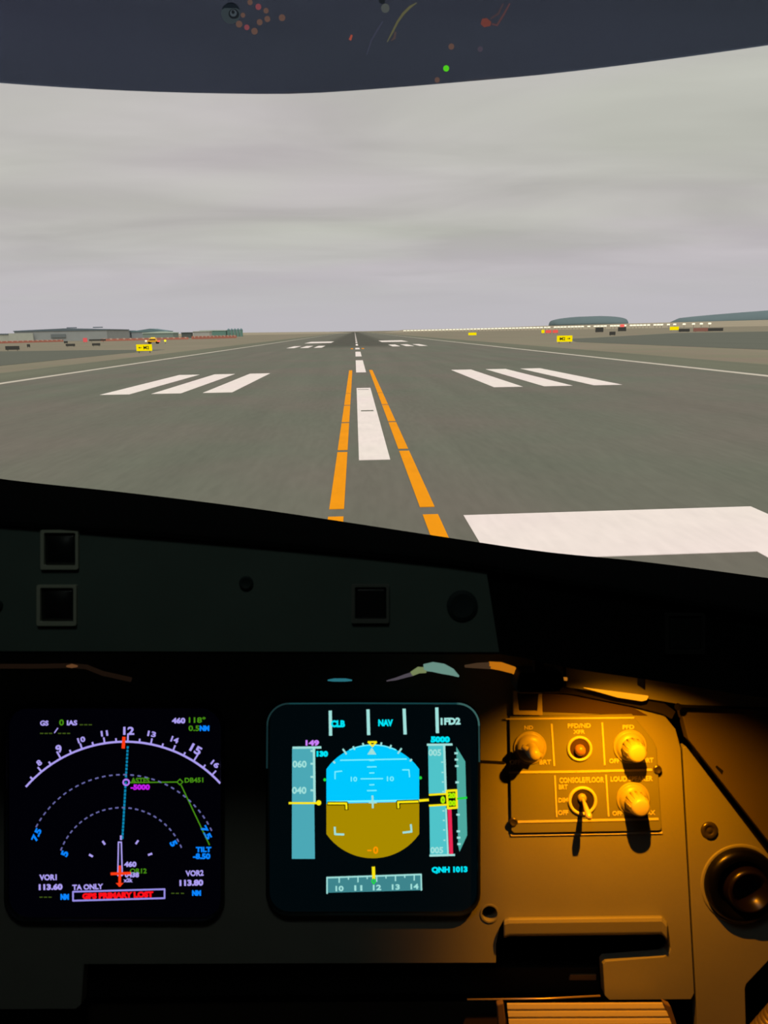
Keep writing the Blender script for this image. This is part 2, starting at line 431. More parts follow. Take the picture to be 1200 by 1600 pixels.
bm = BM(); box(bm, (199.9, 596, 3.26), (3.2, .8, 2.0)); tag(mk('obstruction_light', bm, emit('lit_red_lamp', rgb(255, 110, 100), 1), bevel=.4), 'single red lamp glowing on top of a dark board right of the runway', 'light')
dark(183.2, 442, 6.2, 1.6, 'low dark board, left end of the row at far right')
dark(184.3 + 8.2, 442, 8.2, 1.9, 'low faded red board in the middle of the row at far right', M_RED2)
dark(203.7, 450, 10.5, 1.7, 'long low dark board, right end of the row at far right')

# yellow service truck ----------------------------------------------
M_TY = mat('truck_yellow', rgb(255, 190, 30), .4, .4)
M_TYRE = mat('tyre_rubber', rgb(25, 25, 25), .9)
tx, ty = -82.5, 331
tr = thing('service_truck', (tx, ty, -.05), 'yellow airport service truck with lit red and white lamps beyond the left taxiway', 'truck')
bm = BM(); box(bm, (tx - .4, ty, .6), (5.2, 2.2, .7)); box(bm, (tx - .5, ty, 1.3), (3.0, 2.0, .9), taper=.82); mk('body', bm, M_TY, tr, bevel=.1)
bm = BM(); box(bm, (tx - .5, ty - .03, 1.42), (2.6, 2.0, .45), taper=.9); mk('window', bm, mat('dark_glass', rgb(60, 50, 40), .2, .5), tr)
for sx in (-1.9, 1.2):
    for sy in (-1, 1):
        bm = BM(); tube(bm, [(tx + sx, ty + sy * .85, .42), (tx + sx, ty + sy * 1.15, .42)], .45, 16); mk('wheel', bm, M_TYRE, tr)
bm = BM(); box(bm, (tx - .5, ty, 2.2), (1.6, .5, .35)); mk('beacon', bm, emit('beacon_amber', rgb(255, 215, 60), 1.3), tr, bevel=.08)
bm = BM(); box(bm, (tx - 3.1, ty - 1.0, .8), (.8, .3, .7)); mk('lamp', bm, emit('lamp_white', rgb(255, 240, 200), 1.2), tr, bevel=.08)
bm = BM(); box(bm, (tx + 2.0, ty - 1.0, .7), (1.2, .3, .6)); mk('lamp', bm, emit('lamp_red', rgb(255, 110, 90), 1.1), tr, bevel=.08)
bm = BM(); tube(bm, [(tx + 4.4, ty, -.05), (tx + 4.4, ty, .7)], .08); o = thing('marker_light', (tx + 4.4, ty, -.05), 'small yellow marker light just right of the service truck', 'light')
mk('post', bm, M_POST, o); bm = BM(); bmesh.ops.create_icosphere(bm, subdivisions=2, radius=.5, matrix=Matrix.Translation((tx + 4.4, ty, 1.1))); mk('lamp', bm, emit('lamp_yellow', rgb(250, 240, 60), 1.1), o)

# red and white barrier -----------------------------------------------
M_BR = mat('barrier_red', rgb(200, 128, 108), .7); M_BW = mat('barrier_white', rgb(220, 190, 170), .7)
def barrier(n, A, B, h, group, label, step):
    A = Vector(A); B = Vector(B); L = (B - A).length; u = (B - A) / L; ang = math.atan2(u.y, u.x)
    proto = None; cnt = int(L / step)
    for i in range(cnt):
        p = A + u * (step * (i + .5))
        if proto is None:
            proto = thing('barrier_block', (p.x, p.y, -.05), label, 'barrier', group); q = p
            bm = BM(); box(bm, (p.x, p.y, -.05), (step * .97, 1.0, h), ang, 1.0); mk('block', bm, M_BR, proto)
            bm = BM(); box(bm, (p.x, p.y, h * .55), (step * .28, 1.1, h * .55), ang); mk('white_band', bm, M_BW, proto)
        else:
            c = copy_tree(proto); c.location = (p.x, p.y, -.05)
barrier(0, (-222, 475), (-200, 560), 1.3, 'barrier blocks at far left', 'red and white barrier block in the row in front of the grey hangar', 5.0)
barrier(0, (-167, 532), (-118, 572), 1.5, 'barrier blocks left of the truck', 'red and white barrier block in the row between grey hangar and truck', 4.5)
barrier(0, (-116, 574), (-92, 632), 2.0, 'barrier blocks below the green building', 'red and white barrier block in the row below the green striped building', 5.0)

# buildings -----------------------------------------------------------
M_HG = mat('hangar_wall', rgb(160, 165, 162), .8, vary=.05, vscale=.2); M_HR = mat('hangar_roof', rgb(104, 118, 126), .8)
M_HL = mat('pale_cladding', rgb(182, 186, 172), .8, vary=.05, vscale=.3); M_TEAL = mat('teal_roof', rgb(112, 138, 142), .8)
M_GRN = mat('green_wall', rgb(112, 150, 138), .8); M_PAL = mat('pale_roof', rgb(190, 208, 192), .8); M_DOOR = mat('door_dark', rgb(88, 96, 92), .8)
def building(name, x0, x1, y, dep, h, wall, roof, label, rise=.8, over=.5):
    xm = (x0 + x1) / 2; o = thing(name, (xm, y + dep / 2, -.05), label, 'building')
    bm = BM(); box(bm, (xm, y + dep / 2, -.05), (x1 - x0, dep, h)); mk('wall', bm, wall, o)
    bm = BM(); poly_prism(bm, [(x0 - over, y - over, h - .05), (x1 + over, y - over, h - .05), (x1 + over, y - over, h + .6), (x0 + (x1 - x0) * .55, y - over, h + .6 + rise), (x0 - over, y - over, h + .6)], Vector((0, dep + 2 * over, 0))); mk('roof', bm, roof, o)
    return o
hg = building('hangar', -259, -189.5, 620, 60, 7.6, M_HG, M_HR, 'long low grey hangar with dark roof edge at far left', 1.2)
for x in (-219, -199):
    bm = BM(); box(bm, (x, 630, 9.5), (7, 2, .7)); mk('roof_vent', bm, M_HR, hg)
bm = BM(); box(bm, (-226, 619.5, 2.6), (11, .6, 2.6)); mk('window_band', bm, mat('hangar_glass', rgb(118, 126, 126), .5), hg)
bm = BM(); box(bm, (-253.5, 619, -.05), (3.0, .8, 6.0)); mk('door', bm, M_DOOR, hg)
building('annex', -282, -261, 622, 30, 5.6, M_HL, M_HR, 'low pale annex attached to the left end of the grey hangar', .1)
bm = BM(); box(bm, (-253, 617.5, -.05), (18, 1.5, 6.4)); tag(mk('sliding_door', bm, M_HL), 'pale panelled sliding door at the left end of the grey hangar', 'door')
building('shed', -243, -223, 800, 25, 7.4, mat('pale_blue_wall', rgb(150, 158, 160), .8), M_TEAL, 'small pale blue shed touching the right end of the grey hangar', .0)
building('warehouse', -222, -188, 805, 30, 6.3, mat('pale_blue_wall', rgb(150, 158, 160), .8), M_TEAL, 'teal roofed warehouse with a low peak behind the red barrier', 2.6)
building('warehouse', -199, -171, 760, 24, 4.8, mat('green_grey_wall', rgb(140, 156, 146), .8), M_PAL, 'pale green roofed warehouse above the yellow truck', 1.0)
building('kiosk', -169.5, -160.5, 790, 10, 4.6, mat('kiosk_wall', rgb(100, 108, 104), .8), M_DOOR, 'small dark kiosk between the pale green and white buildings', .1)
building('office_block', -162, -146, 810, 14, 5.5, mat('white_wall', rgb(186, 186, 178), .8), M_HL, 'small white block left of the green building', .2)
gb = building('terminal', -172.5, -144, 900, 25, 6.6, M_GRN, M_PAL, 'green striped low building with five small towers at its right', .2)
for i in range(5):
    x = -141.4 + i * 3.5
    tw = thing('tower', (x, 905, -.05), 'small pointed green tower in the row right of the green building', 'tower', 'five small green towers')
    bm = BM(); box(bm, (x, 905, -.05), (2.7, 4, 7.2)); mk('shaft', bm, M_GRN, tw)
    bm = BM(); box(bm, (x, 905, 7.1), (3.0, 4.4, 1.7), 0, .35); mk('cap', bm, M_TEAL, tw)

# elongated domed hangars on the right horizon --------------------------
def domed(x0, x1, y, z0, h0, h1, label, name='domed_hangar'):
    bm = BM(); secs = []; n = 28
    for i in range(n + 1):
        t = i / n; e = min(1, math.sin(math.pi * min(max(t, .0), 1)) ** .22 + .02); h = (h0 + (h1 - h0) * t) * e
        wd = 45 * max(e, .05)
        secs.append([Vector((x0 + (x1 - x0) * t, y + 45 - wd * math.cos(math.pi * k / 12), z0 + h * math.sin(math.pi * k / 12))) for k in range(13)])
    loft(bm, secs); o = mk(name, bm, mat('dark_teal_shell', rgb(104, 122, 124), .8, vary=.06, vscale=.02), smooth=True); tag(o, label, 'hangar'); return o
domed(424, 596, 1700, 8, 17, 20, 'long low dark teal domed hangar on the horizon right of the runway')
domed(688, 1420, 1700, 9, 16, 44, 'larger dark teal domed hangar running out of the right edge')

# row of bright apron floodlights ---------------------------------------
M_FL = emit('floodlight_glow', rgb(255, 246, 214), 1.3); M_FO = emit('floodlight_orange', rgb(250, 200, 140), 1.1)
pl = None; xs = []; x = 93.0
while x < 345: xs.append(x); x += 6.6
while x < 580: xs.append(x); x += random.choice([6.3, 6.6, 7.4, 12.0])
xs += [592, 604, 622, 640, 655, 671]
for i, x in enumerate(xs):
    z = 2.9 + (x - 93) / 580 * 3.6; y = 1500
    if pl is None:
        pl = thing('floodlight_pole', (x, y, -.05), 'bright white apron floodlight in the long row along the right horizon', 'floodlight', 'apron floodlights on the right horizon')
        bm = BM(); tube(bm, [(x, y, -.05), (x, y, 4.9)], .25, 6); mk('pole', bm, M_POST, pl)
        bm = BM(); tube(bm, [(x - 2.5, y, 4.9), (x + 2.5, y, 4.9)], 1.15, 8); mk('lamp_head', bm, M_FL, pl)
        pl.location.z = -.05; pl.scale.z = (z + .05) / 4.95
    else:
        c = copy_tree(pl); c.location = (x, y, -.05); c.scale.z = (z + .05) / 4.95

# ================================================================== COCKPIT SHELL
HF = Vector((FW.x, FW.y, 0)).normalized(); HR = Vector((HF.y, -HF.x, 0))
def shell(name, x0, x1, y0, y1, z0, z1, m):
    bm = BM(); poly_prism(bm, [EYE + HR * x + HF * y + Vector((0, 0, z0)) for x, y in ((x0, y0), (x1, y0), (x1, y1), (x0, y1))], Vector((0, 0, z1 - z0)))
    return tag(mk(name, bm, m), kind='structure')
M_SHELL = mat('cockpit_lining', rgb(70, 74, 74), .85, .1, bump=.2, vary=.05, vscale=8)
M_CEIL = mat('cockpit_ceiling', rgb(60, 64, 68), .85, .1)
shell('wall_left', -1.75, -1.70, -1.6, 1.15, -1.25, .62, M_SHELL)
shell('wall_right', .85, .90, -1.6, 1.15, -1.25, .62, M_SHELL)
shell('wall_back', -1.70, .85, -1.65, -1.6, -1.25, .62, M_SHELL)
shell('floor', -1.75, .90, -1.65, 1.15, -1.30, -1.25, M_SHELL)
shell('ceiling', -1.75, .90, -1.65, 1.10, .62, .67, M_CEIL)

# windshield pane --------------------------------------------------------
gm = bpy.data.materials.new('windshield_glass'); gm.use_nodes = True; t = gm.node_tree; t.nodes.remove(t.nodes['Principled BSDF'])
tr_ = t.nodes.new('ShaderNodeBsdfTransparent'); tr_.inputs[0].default_value = (.995, .995, .995, 1)
gl = t.nodes.new('ShaderNodeBsdfGlossy'); gl.inputs['Roughness'].default_value = 0.02; gl.inputs[0].default_value = (.5, .5, .5, 1)
fr = t.nodes.new('ShaderNodeFresnel'); fr.inputs[0].default_value = 1.05
ms = t.nodes.new('ShaderNodeMixShader'); t.links.new(fr.outputs[0], ms.inputs[0]); t.links.new(tr_.outputs[0], ms.inputs[1]); t.links.new(gl.outputs[0], ms.inputs[2])
t.links.new(ms.outputs[0], t.nodes['Material Output'].inputs[0])
bm = BM(); secs = []
for i in range(25):
    u = -900 + i * 100
    p0 = K(u, 960, 1.0); p1 = K(u, -420, 1.0)
    secs.append([p0, p1, p1 + FW * .008, p0 + FW * .008])
loft(bm, secs); w1 = mk('window_1', bm, gm, smooth=False); tag(w1, kind='structure')

# tinted sun visor across the top of the windshield -------------------------
T_TOP = [(-900, -60), (-400, 82), (-200, 108), (0, 127), (200, 139), (400, 144), (500, 142), (700, 127), (900, 108), (1200, 68), (1500, 20), (1900, -60)]
vm = bpy.data.materials.new('tinted_visor'); vm.use_nodes = True; t = vm.node_tree; t.nodes.remove(t.nodes['Principled BSDF'])
tr_ = t.nodes.new('ShaderNodeBsdfTransparent'); tr_.inputs[0].default_value = (.245, .268, .325, 1)
gl = t.nodes.new('ShaderNodeBsdfGlossy'); gl.inputs['Roughness'].default_value = 0.06; gl.inputs[0].default_value = (.3, .45, .7, 1)
fr = t.nodes.new('ShaderNodeFresnel'); fr.inputs[0].default_value = 1.15
ms = t.nodes.new('ShaderNodeMixShader'); t.links.new(fr.outputs[0], ms.inputs[0]); t.links.new(tr_.outputs[0], ms.inputs[1]); t.links.new(gl.outputs[0], ms.inputs[2])
t.links.new(ms.outputs[0], t.nodes['Material Output'].inputs[0])
def visor_pt(u, v):
    v0 = smooth_curve(T_TOP, u); A = K(u, v0, .93)
    ray = K(u, v, 1.0) - EYE
    # visor sheet rises from its lower edge back towards the pilot, leaning 30 degrees from the panel plane
    n = (FW * math.cos(math.radians(32)) + UP * math.sin(math.radians(32)))
    tt = (A - EYE).dot(n) / ray.dot(n); return EYE + ray * tt
visor = thing('sun_visor', K(500, 142, .93), 'dark blue tinted sun visor with a curved lower edge across the top', 'sun visor')
bm = BM(); secs = []
for i in range(57):
    u = -900 + i * 50
    q = [visor_pt(u, smooth_curve(T_TOP, u) * (1 - s) + (-330) * s) for s in (0, .1, .25, .5, .75, 1)]
    th = FW * .004
    secs.append(q + [p + th for p in reversed(q)])
loft(bm, secs); mk('tinted_panel', bm, vm, visor, smooth=False)
def vdisc(u, v, r, m, nm, label, ry=1.0, h=.002):  # reflections of cockpit lights, painted as glowing discs on the visor
    p = visor_pt(u, v) - FW * .001; bm = BM(); n = 18; R = r / F_PX * (p - EYE).dot(FW); rings = []
    for k, (q, hh) in enumerate(((1, 0), (1, .5), (.75, 1))):
        rings.append([bm.verts.new(p - FW * (h * hh) + RT * (R * q * math.cos(2 * math.pi * i / n)) + UP * (R * q * ry * math.sin(2 * math.pi * i / n))) for i in range(n)])
    for A, B in zip(rings[:-1], rings[1:]):
        for i in range(n): bm.faces.new((A[i], A[(i + 1) % n], B[(i + 1) % n], B[i]))
    bm.faces.new(rings[-1]); bm.faces.new(rings[0]); return tag(mk(nm, bm, m, visor), label)
M_O = emit('dim_orange_reflection', rgb(92, 70, 62)); M_R = emit('dim_red_reflection', rgb(120, 62, 68)); M_G = emit('green_reflection', rgb(80, 200, 30), 1.0)  # glow colours of the lamp reflections painted on the visor
for (u, v, r, m) in ((391, 5, 4, M_O), (404, 12, 4.5, M_R), (416, 18, 4, M_O), (380, 25, 3.5, M_O), (374, 39, 5, M_O), (386, 44, 4, M_R), (398, 50, 5, M_O), (406, 36, 4.5, M_O), (418, 31, 4.5, M_O), (441, 29, 5, M_O), (705, 74, 4.5, M_O), (683, 127 - 1, 4, M_O), (750, 78, 4, emit('dim_mauve_reflection', rgb(66, 60, 70)))):
    vdisc(u, v, r, m, 'lamp_glint', 'dim orange painted reflection' if m is M_O else 'dim reddish painted reflection')
vdisc(697, 108, 4.6, M_G, 'lamp_glint', 'bright green painted reflection of a lamp')
M_DIAL = emit('ring_reflection', rgb(62, 70, 76)); M_REFLD = emit('reflection_dark', rgb(26, 30, 34))
vdisc(361, 22, 15, emit('reflection_grey', rgb(50, 58, 62)), 'dial_reflection', 'faint grey oval painted reflection', 1.1)
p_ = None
for r, m in ((9, M_REFLD), (6, M_DIAL), (3, M_REFLD)):
    vdisc(366, 25, r, m, 'ring_reflection', None, 1.0, .004 + .0015 * (9 - r) / 3)
vdisc(602, 14, 6.5, emit('dim_olive', rgb(72, 76, 74)), 'knob', 'dim grey green round painted reflection', 1.1)  # round reflection painted as a glowing disc, no part of the visor
vdisc(597, 2, 5, M_REFLD, 'knob', 'dark round painted reflection')  # dark round reflection painted as a disc, no part of the visor
def vtube(pts, r, m, nm, label):  # long reflections in the visor, painted as glowing tubes
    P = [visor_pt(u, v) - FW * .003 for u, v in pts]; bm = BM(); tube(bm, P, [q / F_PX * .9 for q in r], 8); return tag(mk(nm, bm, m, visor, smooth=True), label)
vtube([(651, 7), (640, 14), (630, 24), (621, 37), (614, 51), (605, 68)], [.6, 1.8, 1.8, 1.6, 1.5, .6], emit('dim_yellow_reflection', rgb(88, 86, 58)), 'strap_reflection', 'thin curved dull yellow painted reflection')
vtube([(618, 52), (616, 62), (611, 66)], [1.5, 2, .8], emit('dim_brown', rgb(70, 58, 56)), 'strap_end_reflection', None)
vtube([(598, 36), (588, 52), (580, 66), (573, 88)], [.7, 1.3, 1.2, .4], emit('dim_slate', rgb(56, 58, 72)), 'cable_glint', 'faint slate coloured painted reflection')
vtube([(550, 57), (547, 65)], [1.5, 2.2], emit('dim_red_tip', rgb(150, 70, 55)), 'lamp_glint', 'small slanted red orange painted reflection')
vtube([(752, 36), (758, 38), (766, 40)], [4, 6.5, 3], emit('dim_rust', rgb(104, 56, 50)), 'clip', 'dull rust red painted reflection')  # rust red reflection painted as a glowing tube
vtube([(768, 40), (776, 42), (786, 26), (796, 8)], [1.2, 1.6, 1.4, 1], emit('dim_rust2', rgb(82, 54, 54)), 'strap_reflection', 'dull red hanging painted reflection')
vtube([(766, 32), (778, 24), (786, 8)], [1.2, 1.6, 1], emit('dim_rust3', rgb(66, 52, 54)), 'strap_reflection', 'dull red hanging painted reflection')

# ================================================================== GLARESHIELD
M_VELVET = mat('glareshield_black', (.0045, .0052, .0052, 1), 1.0, 0.0, bump=.1)
M_FACE = mat('glareshield_face_paint', rgb(84, 98, 92), .75, .15, bump=.15, vary=.06, vscale=20)
G_T = [(-700, 650), (0, 748), (200, 770), (400, 795), (700, 840), (850, 862), (1000, 877), (1200, 903), (1900, 1000)]
G_N = [(-700, 770), (0, 816), (400, 848), (700, 878), (780, 890), (1200, 962), (1900, 1080)]
G_B = [(-700, 1016), (0, 1020), (400, 1021), (780, 1022), (830, 1030), (880, 1043), (1040, 1066), (1200, 1092), (1500, 1140), (1900, 1200)]
gs = thing('glareshield', K(600, 1030, .52), 'black padded glareshield running across above the instrument panel', 'glareshield')
bm = BM(); secs = []
for i in range(61):
    u = -700 + i * 40; T = smooth_curve(G_T, u); Nn = smooth_curve(G_N, u); B = interp(G_B, u)
    secs.append([K(u, B, .52), K(u, Nn + 7, .52), K(u, Nn + 4, .5135), K(u, Nn - 3, .5145), K(u, Nn - 8, .522), K(u, T + 3, .84), K(u, T, .85), K(u, T + 8, .865), K(u, T + 50, .87), K(u, Nn + 60, .545), K(u, B, .542)])
loft(bm, secs); mk('padded_cover', bm, M_VELVET, gs)
bm = BM(); top = [(u, smooth_curve(G_N, u) + 6) for u in range(-640, 781, 40)]
slab(bm, top + [(780, 1019), (-640, 1016)], .5165, .004); mk('face_panel', bm, M_FACE, gs)
# push buttons
M_BEZ = mat('button_bezel', rgb(166, 170, 152), .5, .5, .1); M_BTN = mat('button_lens', rgb(18, 22, 22), .26, 1.0)
M_BEZD = mat('button_bezel_dark', rgb(96, 100, 94), .5, .3)
def button(u0, v0, u1, v1, bez, label, lens=True, d=.5165):
    bm = BM(); o_ = rrect(u0, v0, u1, v1, 3); i_ = rrect(u0 + 5.5, v0 + 4.5, u1 - 4.5, v1 - 6.5, 2)
    slab_holes(bm, o_, [i_], d - .0025, .0035); f = mk('push_button', bm, bez, gs, bevel=.0004); tag(f, label)
    bm = BM(); cx, cy = (u0 + u1) / 2 + 1, (v0 + v1) / 2
    hw, hh = (u1 - u0) / 2 - 5.5, (v1 - v0) / 2 - 6; n = 10; rows = []
    for a in range(n + 1):
        rows.append([bm.verts.new(K(cx + hw * (2 * a / n - 1), cy + hh * (2 * b / n - 1), d - (.0028 * (1 - (2 * a / n - 1) ** 2) * (1 - (2 * b / n - 1) ** 2) if lens else .0005))) for b in range(n + 1)])
    for a in range(n):
        for b in range(n): bm.faces.new((rows[a][b], rows[a + 1][b], rows[a + 1][b + 1], rows[a][b + 1]))
    r = bmesh.ops.extrude_face_region(bm, geom=bm.faces[:])
    for e in r['geom']:
        if isinstance(e, bmesh.types.BMVert): e.co += FW * .001
    mk('lens', bm, M_BTN, f, smooth=True)
button(63, 828, 122, 890, M_BEZ, 'upper left square push button with metal rim')
button(57, 914, 119, 978, M_BEZ, 'lower left square push button with metal rim')
button(549, 913, 608, 974, M_BEZD, 'square dark push button with dull rim', False)
button(1040, 958, 1102, 1022, mat('button_bezel_black', rgb(26, 26, 26), .6, .3), 'barely visible black square push button', False, .5185)
for u, v, r in ((385, 911, 11), (-4, 946, 9), (722, 946, 24)):
    bm = BM(); lathe(bm, u, v, .5165, [(0, -.0005), (r * .52 / F_PX, -.0005), (r * .52 / F_PX, .0012), (r * .40 / F_PX, .0022), (r * .2 / F_PX, .0016), (0, .0014)], 20)
    mk('fastener', bm, mat('dark_fastener', rgb(34, 46, 46), .7, .2), gs, smooth=False)

# front bulkhead closing the cockpit below the windshield
bm = BM(); slab(bm, [(-1200, 860), (0, 860), (800, 930), (1900, 1120), (1900, 3400), (-1200, 3400)], .875, .02)
tag(mk('wall_front', bm, M_SHELL), kind='structure')

# ================================================================== INSTRUMENT PANEL
D = .670
M_PANEL = mat('panel_paint', rgb(126, 126, 119), .55, .35, bump=.12, bscale=900, vary=.03, vscale=25)
M_DARKP = mat('matt_black', rgb(14, 14, 14), .8, .2)
panel = thing('instrument_panel', K(400, 1506, D), 'grey painted main instrument panel holding the two displays', 'instrument panel')
outer = [(-500, 1010), (880, 1010), (880, 1080), (930, 1088), (990, 1104), (1035, 1114), (1056, 1140), (1064, 1170), (1085, 1552), (1080, 1562), (952, 1563), (945, 1556), (942, 1507), (946, 1502), (1036, 1495), (1045, 1490), (1048, 1482), (1044, 1448), (787, 1438), (780, 1452), (775, 1476), (775, 1505), (131, 1507), (127, 1570), (118, 1577), (-500, 1580)]
bm = BM(); slab_holes(bm, outer, [rrect(6, 1104, 348, 1442, 34), rrect(416, 1098, 750, 1432, 34), circ(765, 1427, 11.5, 20)], D, .012)
mk('panel_plate', bm, M_PANEL, panel, bevel=.0006)
bm = BM(); slab(bm, [(-500, 1000), (1500, 1000), (1500, 1900), (-500, 1900)], .76, .01); tag(mk('panel_backing', bm, M_DARKP, panel), 'black backing behind the panel openings')
bm = BM(); lathe(bm, 765, 1427, D, [(.0063, 0), (.0080, 0), (.0080, .0008), (.0066, .0008), (.0063, 0)], 28); mk('hole_rim', bm, M_PANEL, panel, smooth=False)
bm = BM(); slab(bm, [(751, 1188), (789, 1190), (789, 1194), (751, 1192)], D - .0006, .001); mk('seam', bm, M_DARKP, panel)
bm = BM(); slab(bm, [(0, 1450), (130, 1450), (130, 1506), (0, 1506)], D - .001, .001); bm.free()
# fold over ledge
bm = BM(); secs = []
for u, y0 in ((787, 1436), (795, 1433), (1034, 1430), (1043, 1440)):
    secs.append([K(u, y0, D - .003), K(u, y0 + 2, D - .008), K(u, y0 + 10, D - .0095), K(u, y0 + 28, D - .0085), K(u, y0 + 30, D - .005), K(u, y0 + 22, D + .008), K(u, y0 + 4, D + .008)])
loft(bm, secs); tag(mk('map_ledge', bm, M_PANEL, panel, bevel=.0012), 'rounded ledge above the dark slot')

# right-hand side panel with the air outlet
side = thing('side_panel', K(1130, 1600, D), 'grey side panel with a round air outlet at the right edge', 'panel')
bm = BM(); slab_holes(bm, [(1067, 1168), (1072, 1166), (1200, 1334), (1330, 1480), (1330, 1505), (1202, 1500), (1166, 1538), (1164, 1545), (1168, 1680), (1092, 1680), (1088, 1552)], [circ(1157, 1381, 50, 36)], D + .002, .010)
mk('panel_plate', bm, M_PANEL, side, bevel=.0006)
bm = BM(); lathe(bm, 1108, 1297, D + .002, [(0.0, -.001), (.0072, -.001), (.0074, .0006), (.0060, .0022), (.0035, .0012), (.0030, .0006), (.0020, .0016), (0, .0018)], 28)
tag(mk('screw', bm, mat('screw_metal', rgb(90, 84, 76), .3, .5, .7), side, smooth=True), 'round metal screw')
M_GLB = mat('glossy_black_plastic', (.0015, .0015, .0015, 1), .3, .3)
bm = BM(); px = .67 / F_PX
lathe(bm, 1157, 1381, D + .002, [(50 * px, -.006), (62 * px, -.001), (63 * px, .0006), (61 * px, .0012), (57 * px, .0008), (55 * px, 0), (50 * px, -.006)], 48); tag(mk('outlet_rim', bm, M_PANEL, side, smooth=True), 'painted rim around the air outlet')
bm = BM(); lathe(bm, 1157, 1381, D + .002, [(58 * px, .000), (58 * px, .004), (53 * px, .008), (44 * px, .009), (38 * px, .004), (36 * px, -.008), (40 * px, -.012), (54 * px, -.004), (58 * px, .000)], 48)
tag(mk('air_outlet', bm, M_GLB, side, smooth=True), 'black round air outlet housing')
bm = BM(); lathe(bm, 1163, 1384, D + .002, [(0, .002), (14 * px, .003), (22 * px, .006), (28 * px, .0125), (31 * px, .013), (34 * px, .009), (36 * px, .000), (36 * px, -.010), (0, -.012)], 40)
tag(mk('outlet_nozzle', bm, mat('brown_black_plastic', rgb(14, 9, 7), .3, .4), side, smooth=True), 'glossy swivelling nozzle')

# window sill trim beyond the diagonal edge
sill = thing('side_trim', K(1200, 1330, .676), 'dim brown side trim sloping away above the diagonal edge on the right', 'trim panel')
bm = BM(); slab(bm, [(1060, 1095), (1500, 1100), (1500, 1700), (1250, 1380), (1218, 1336), (1076, 1156)], .676, .012); mk('trim_plate', bm, mat('trim_paint', rgb(92, 84, 76), .8, .15, vary=.05), sill, bevel=.001)
bm = BM(); slab(bm, [(1120, 1196), (1130, 1204), (1128, 1210), (1118, 1199)], .6755, .002); mk('scratch_mark', bm, M_DARKP, sill)

# lip of the glareshield's underside, lit from the lamp
lip = thing('underside_lip', K(1000, 1080, .66), 'worn grey lip under the glareshield catching orange lamp light', 'trim panel')
bm = BM(); slab(bm, [(884, 1020), (1500, 1050), (1500, 1118), (1200, 1109), (1075, 1103), (1035, 1096), (885, 1074)], .660, .002); mk('lip_plate', bm, M_PANEL, lip, bevel=.0008)
bm = BM(); lathe(bm, 1059, 1104, .6595, [(0, .0), (.003, 0), (.003, .001), (0, .0014)], 16); mk('rivet', bm, M_DARKP, lip)
bm = BM(); slab(bm, [(1062, 1101), (1500, 1114), (1500, 1118), (1062, 1105)], .6595, .001); mk('seam', bm, M_DARKP, lip)

# shade on the panel top below the lip, painted as a dark strip
bm = BM(); slab(bm, [(848, 1083), (900, 1087), (990, 1106), (1012, 1118), (985, 1117), (848, 1112)], D - .001, .0009); o = mk('shade_strip', bm, mat('shade_brown', rgb(62, 50, 38), .8, .2)); tag(o, 'dark brown painted shade along the panel top above the white ND and PFD labels', 'strip')
bm = BM(); slab(bm, [(806, 1050), (884, 1062), (884, 1074), (1040, 1100), (1056, 1112), (1050, 1124), (1036, 1116), (990, 1104), (900, 1086), (884, 1084), (806, 1080)], .664, .006)
o = mk('rubber_seal', bm, mat('brown_rubber', rgb(30, 26, 22), .8, .2), bevel=.0005); tag(o, 'dark rubber seal strip between lip and panel top corner', 'seal')

# map light: housing, glowing tube, arm
mlp = thing('map_light', K(845, 1086, .63), 'black map light housing under the glareshield with glowing orange tube', 'lamp')
bm = BM(); slab(bm, [(812, 1052), (880, 1052), (884, 1072), (874, 1083), (812, 1084), (806, 1078)], .606, .03); mk('housing', bm, M_DARKP, mlp, bevel=.002)
bm = BM(); slab(bm, [(836, 1030), (850, 1030), (850, 1054), (836, 1054)], .61, .01); mk('bracket', bm, M_DARKP, mlp)
bm = BM(); slab(bm, [(912, 1075), (960, 1081), (1014, 1088), (1011, 1094), (1003, 1096), (965, 1090)], .648, .003); mk('glowing_tube', bm, emit('lamp_tube', rgb(255, 158, 20), 1.2, True), mlp, bevel=.0005)
ld = bpy.data.lights.new('map_light_bulb', 'SPOT'); ld.energy = 6.0; ld.color = (1.0, .315, .0012); ld.spot_size = math.radians(122); ld.spot_blend = 1.0; ld.shadow_soft_size = .0014
lo = bpy.data.objects.new('map_light_bulb', ld); C.objects.link(lo)
LP = EYE + FW * .565 + RT * ((945 - 600) / F_PX * .67) - UP * ((1012 - 800) / F_PX * .67)
lo.location = LP; dirv = (K(960, 1740, .67) - LP).normalized(); lo.rotation_euler = dirv.to_track_quat('-Z', 'Y').to_euler()
# added plate, hidden beside the bulb, that keeps its light off the displays
sx_ = LP - RT * .0044; bm = BM()
poly_prism(bm, [sx_ - FW * .012 + UP * .012, sx_ + FW * .0036 + UP * .012, sx_ + FW * .0036 - UP * .0095, sx_ - FW * .012 - UP * .0095], -RT * .0006)
mk('light_blocker', bm, M_DARKP, mlp)
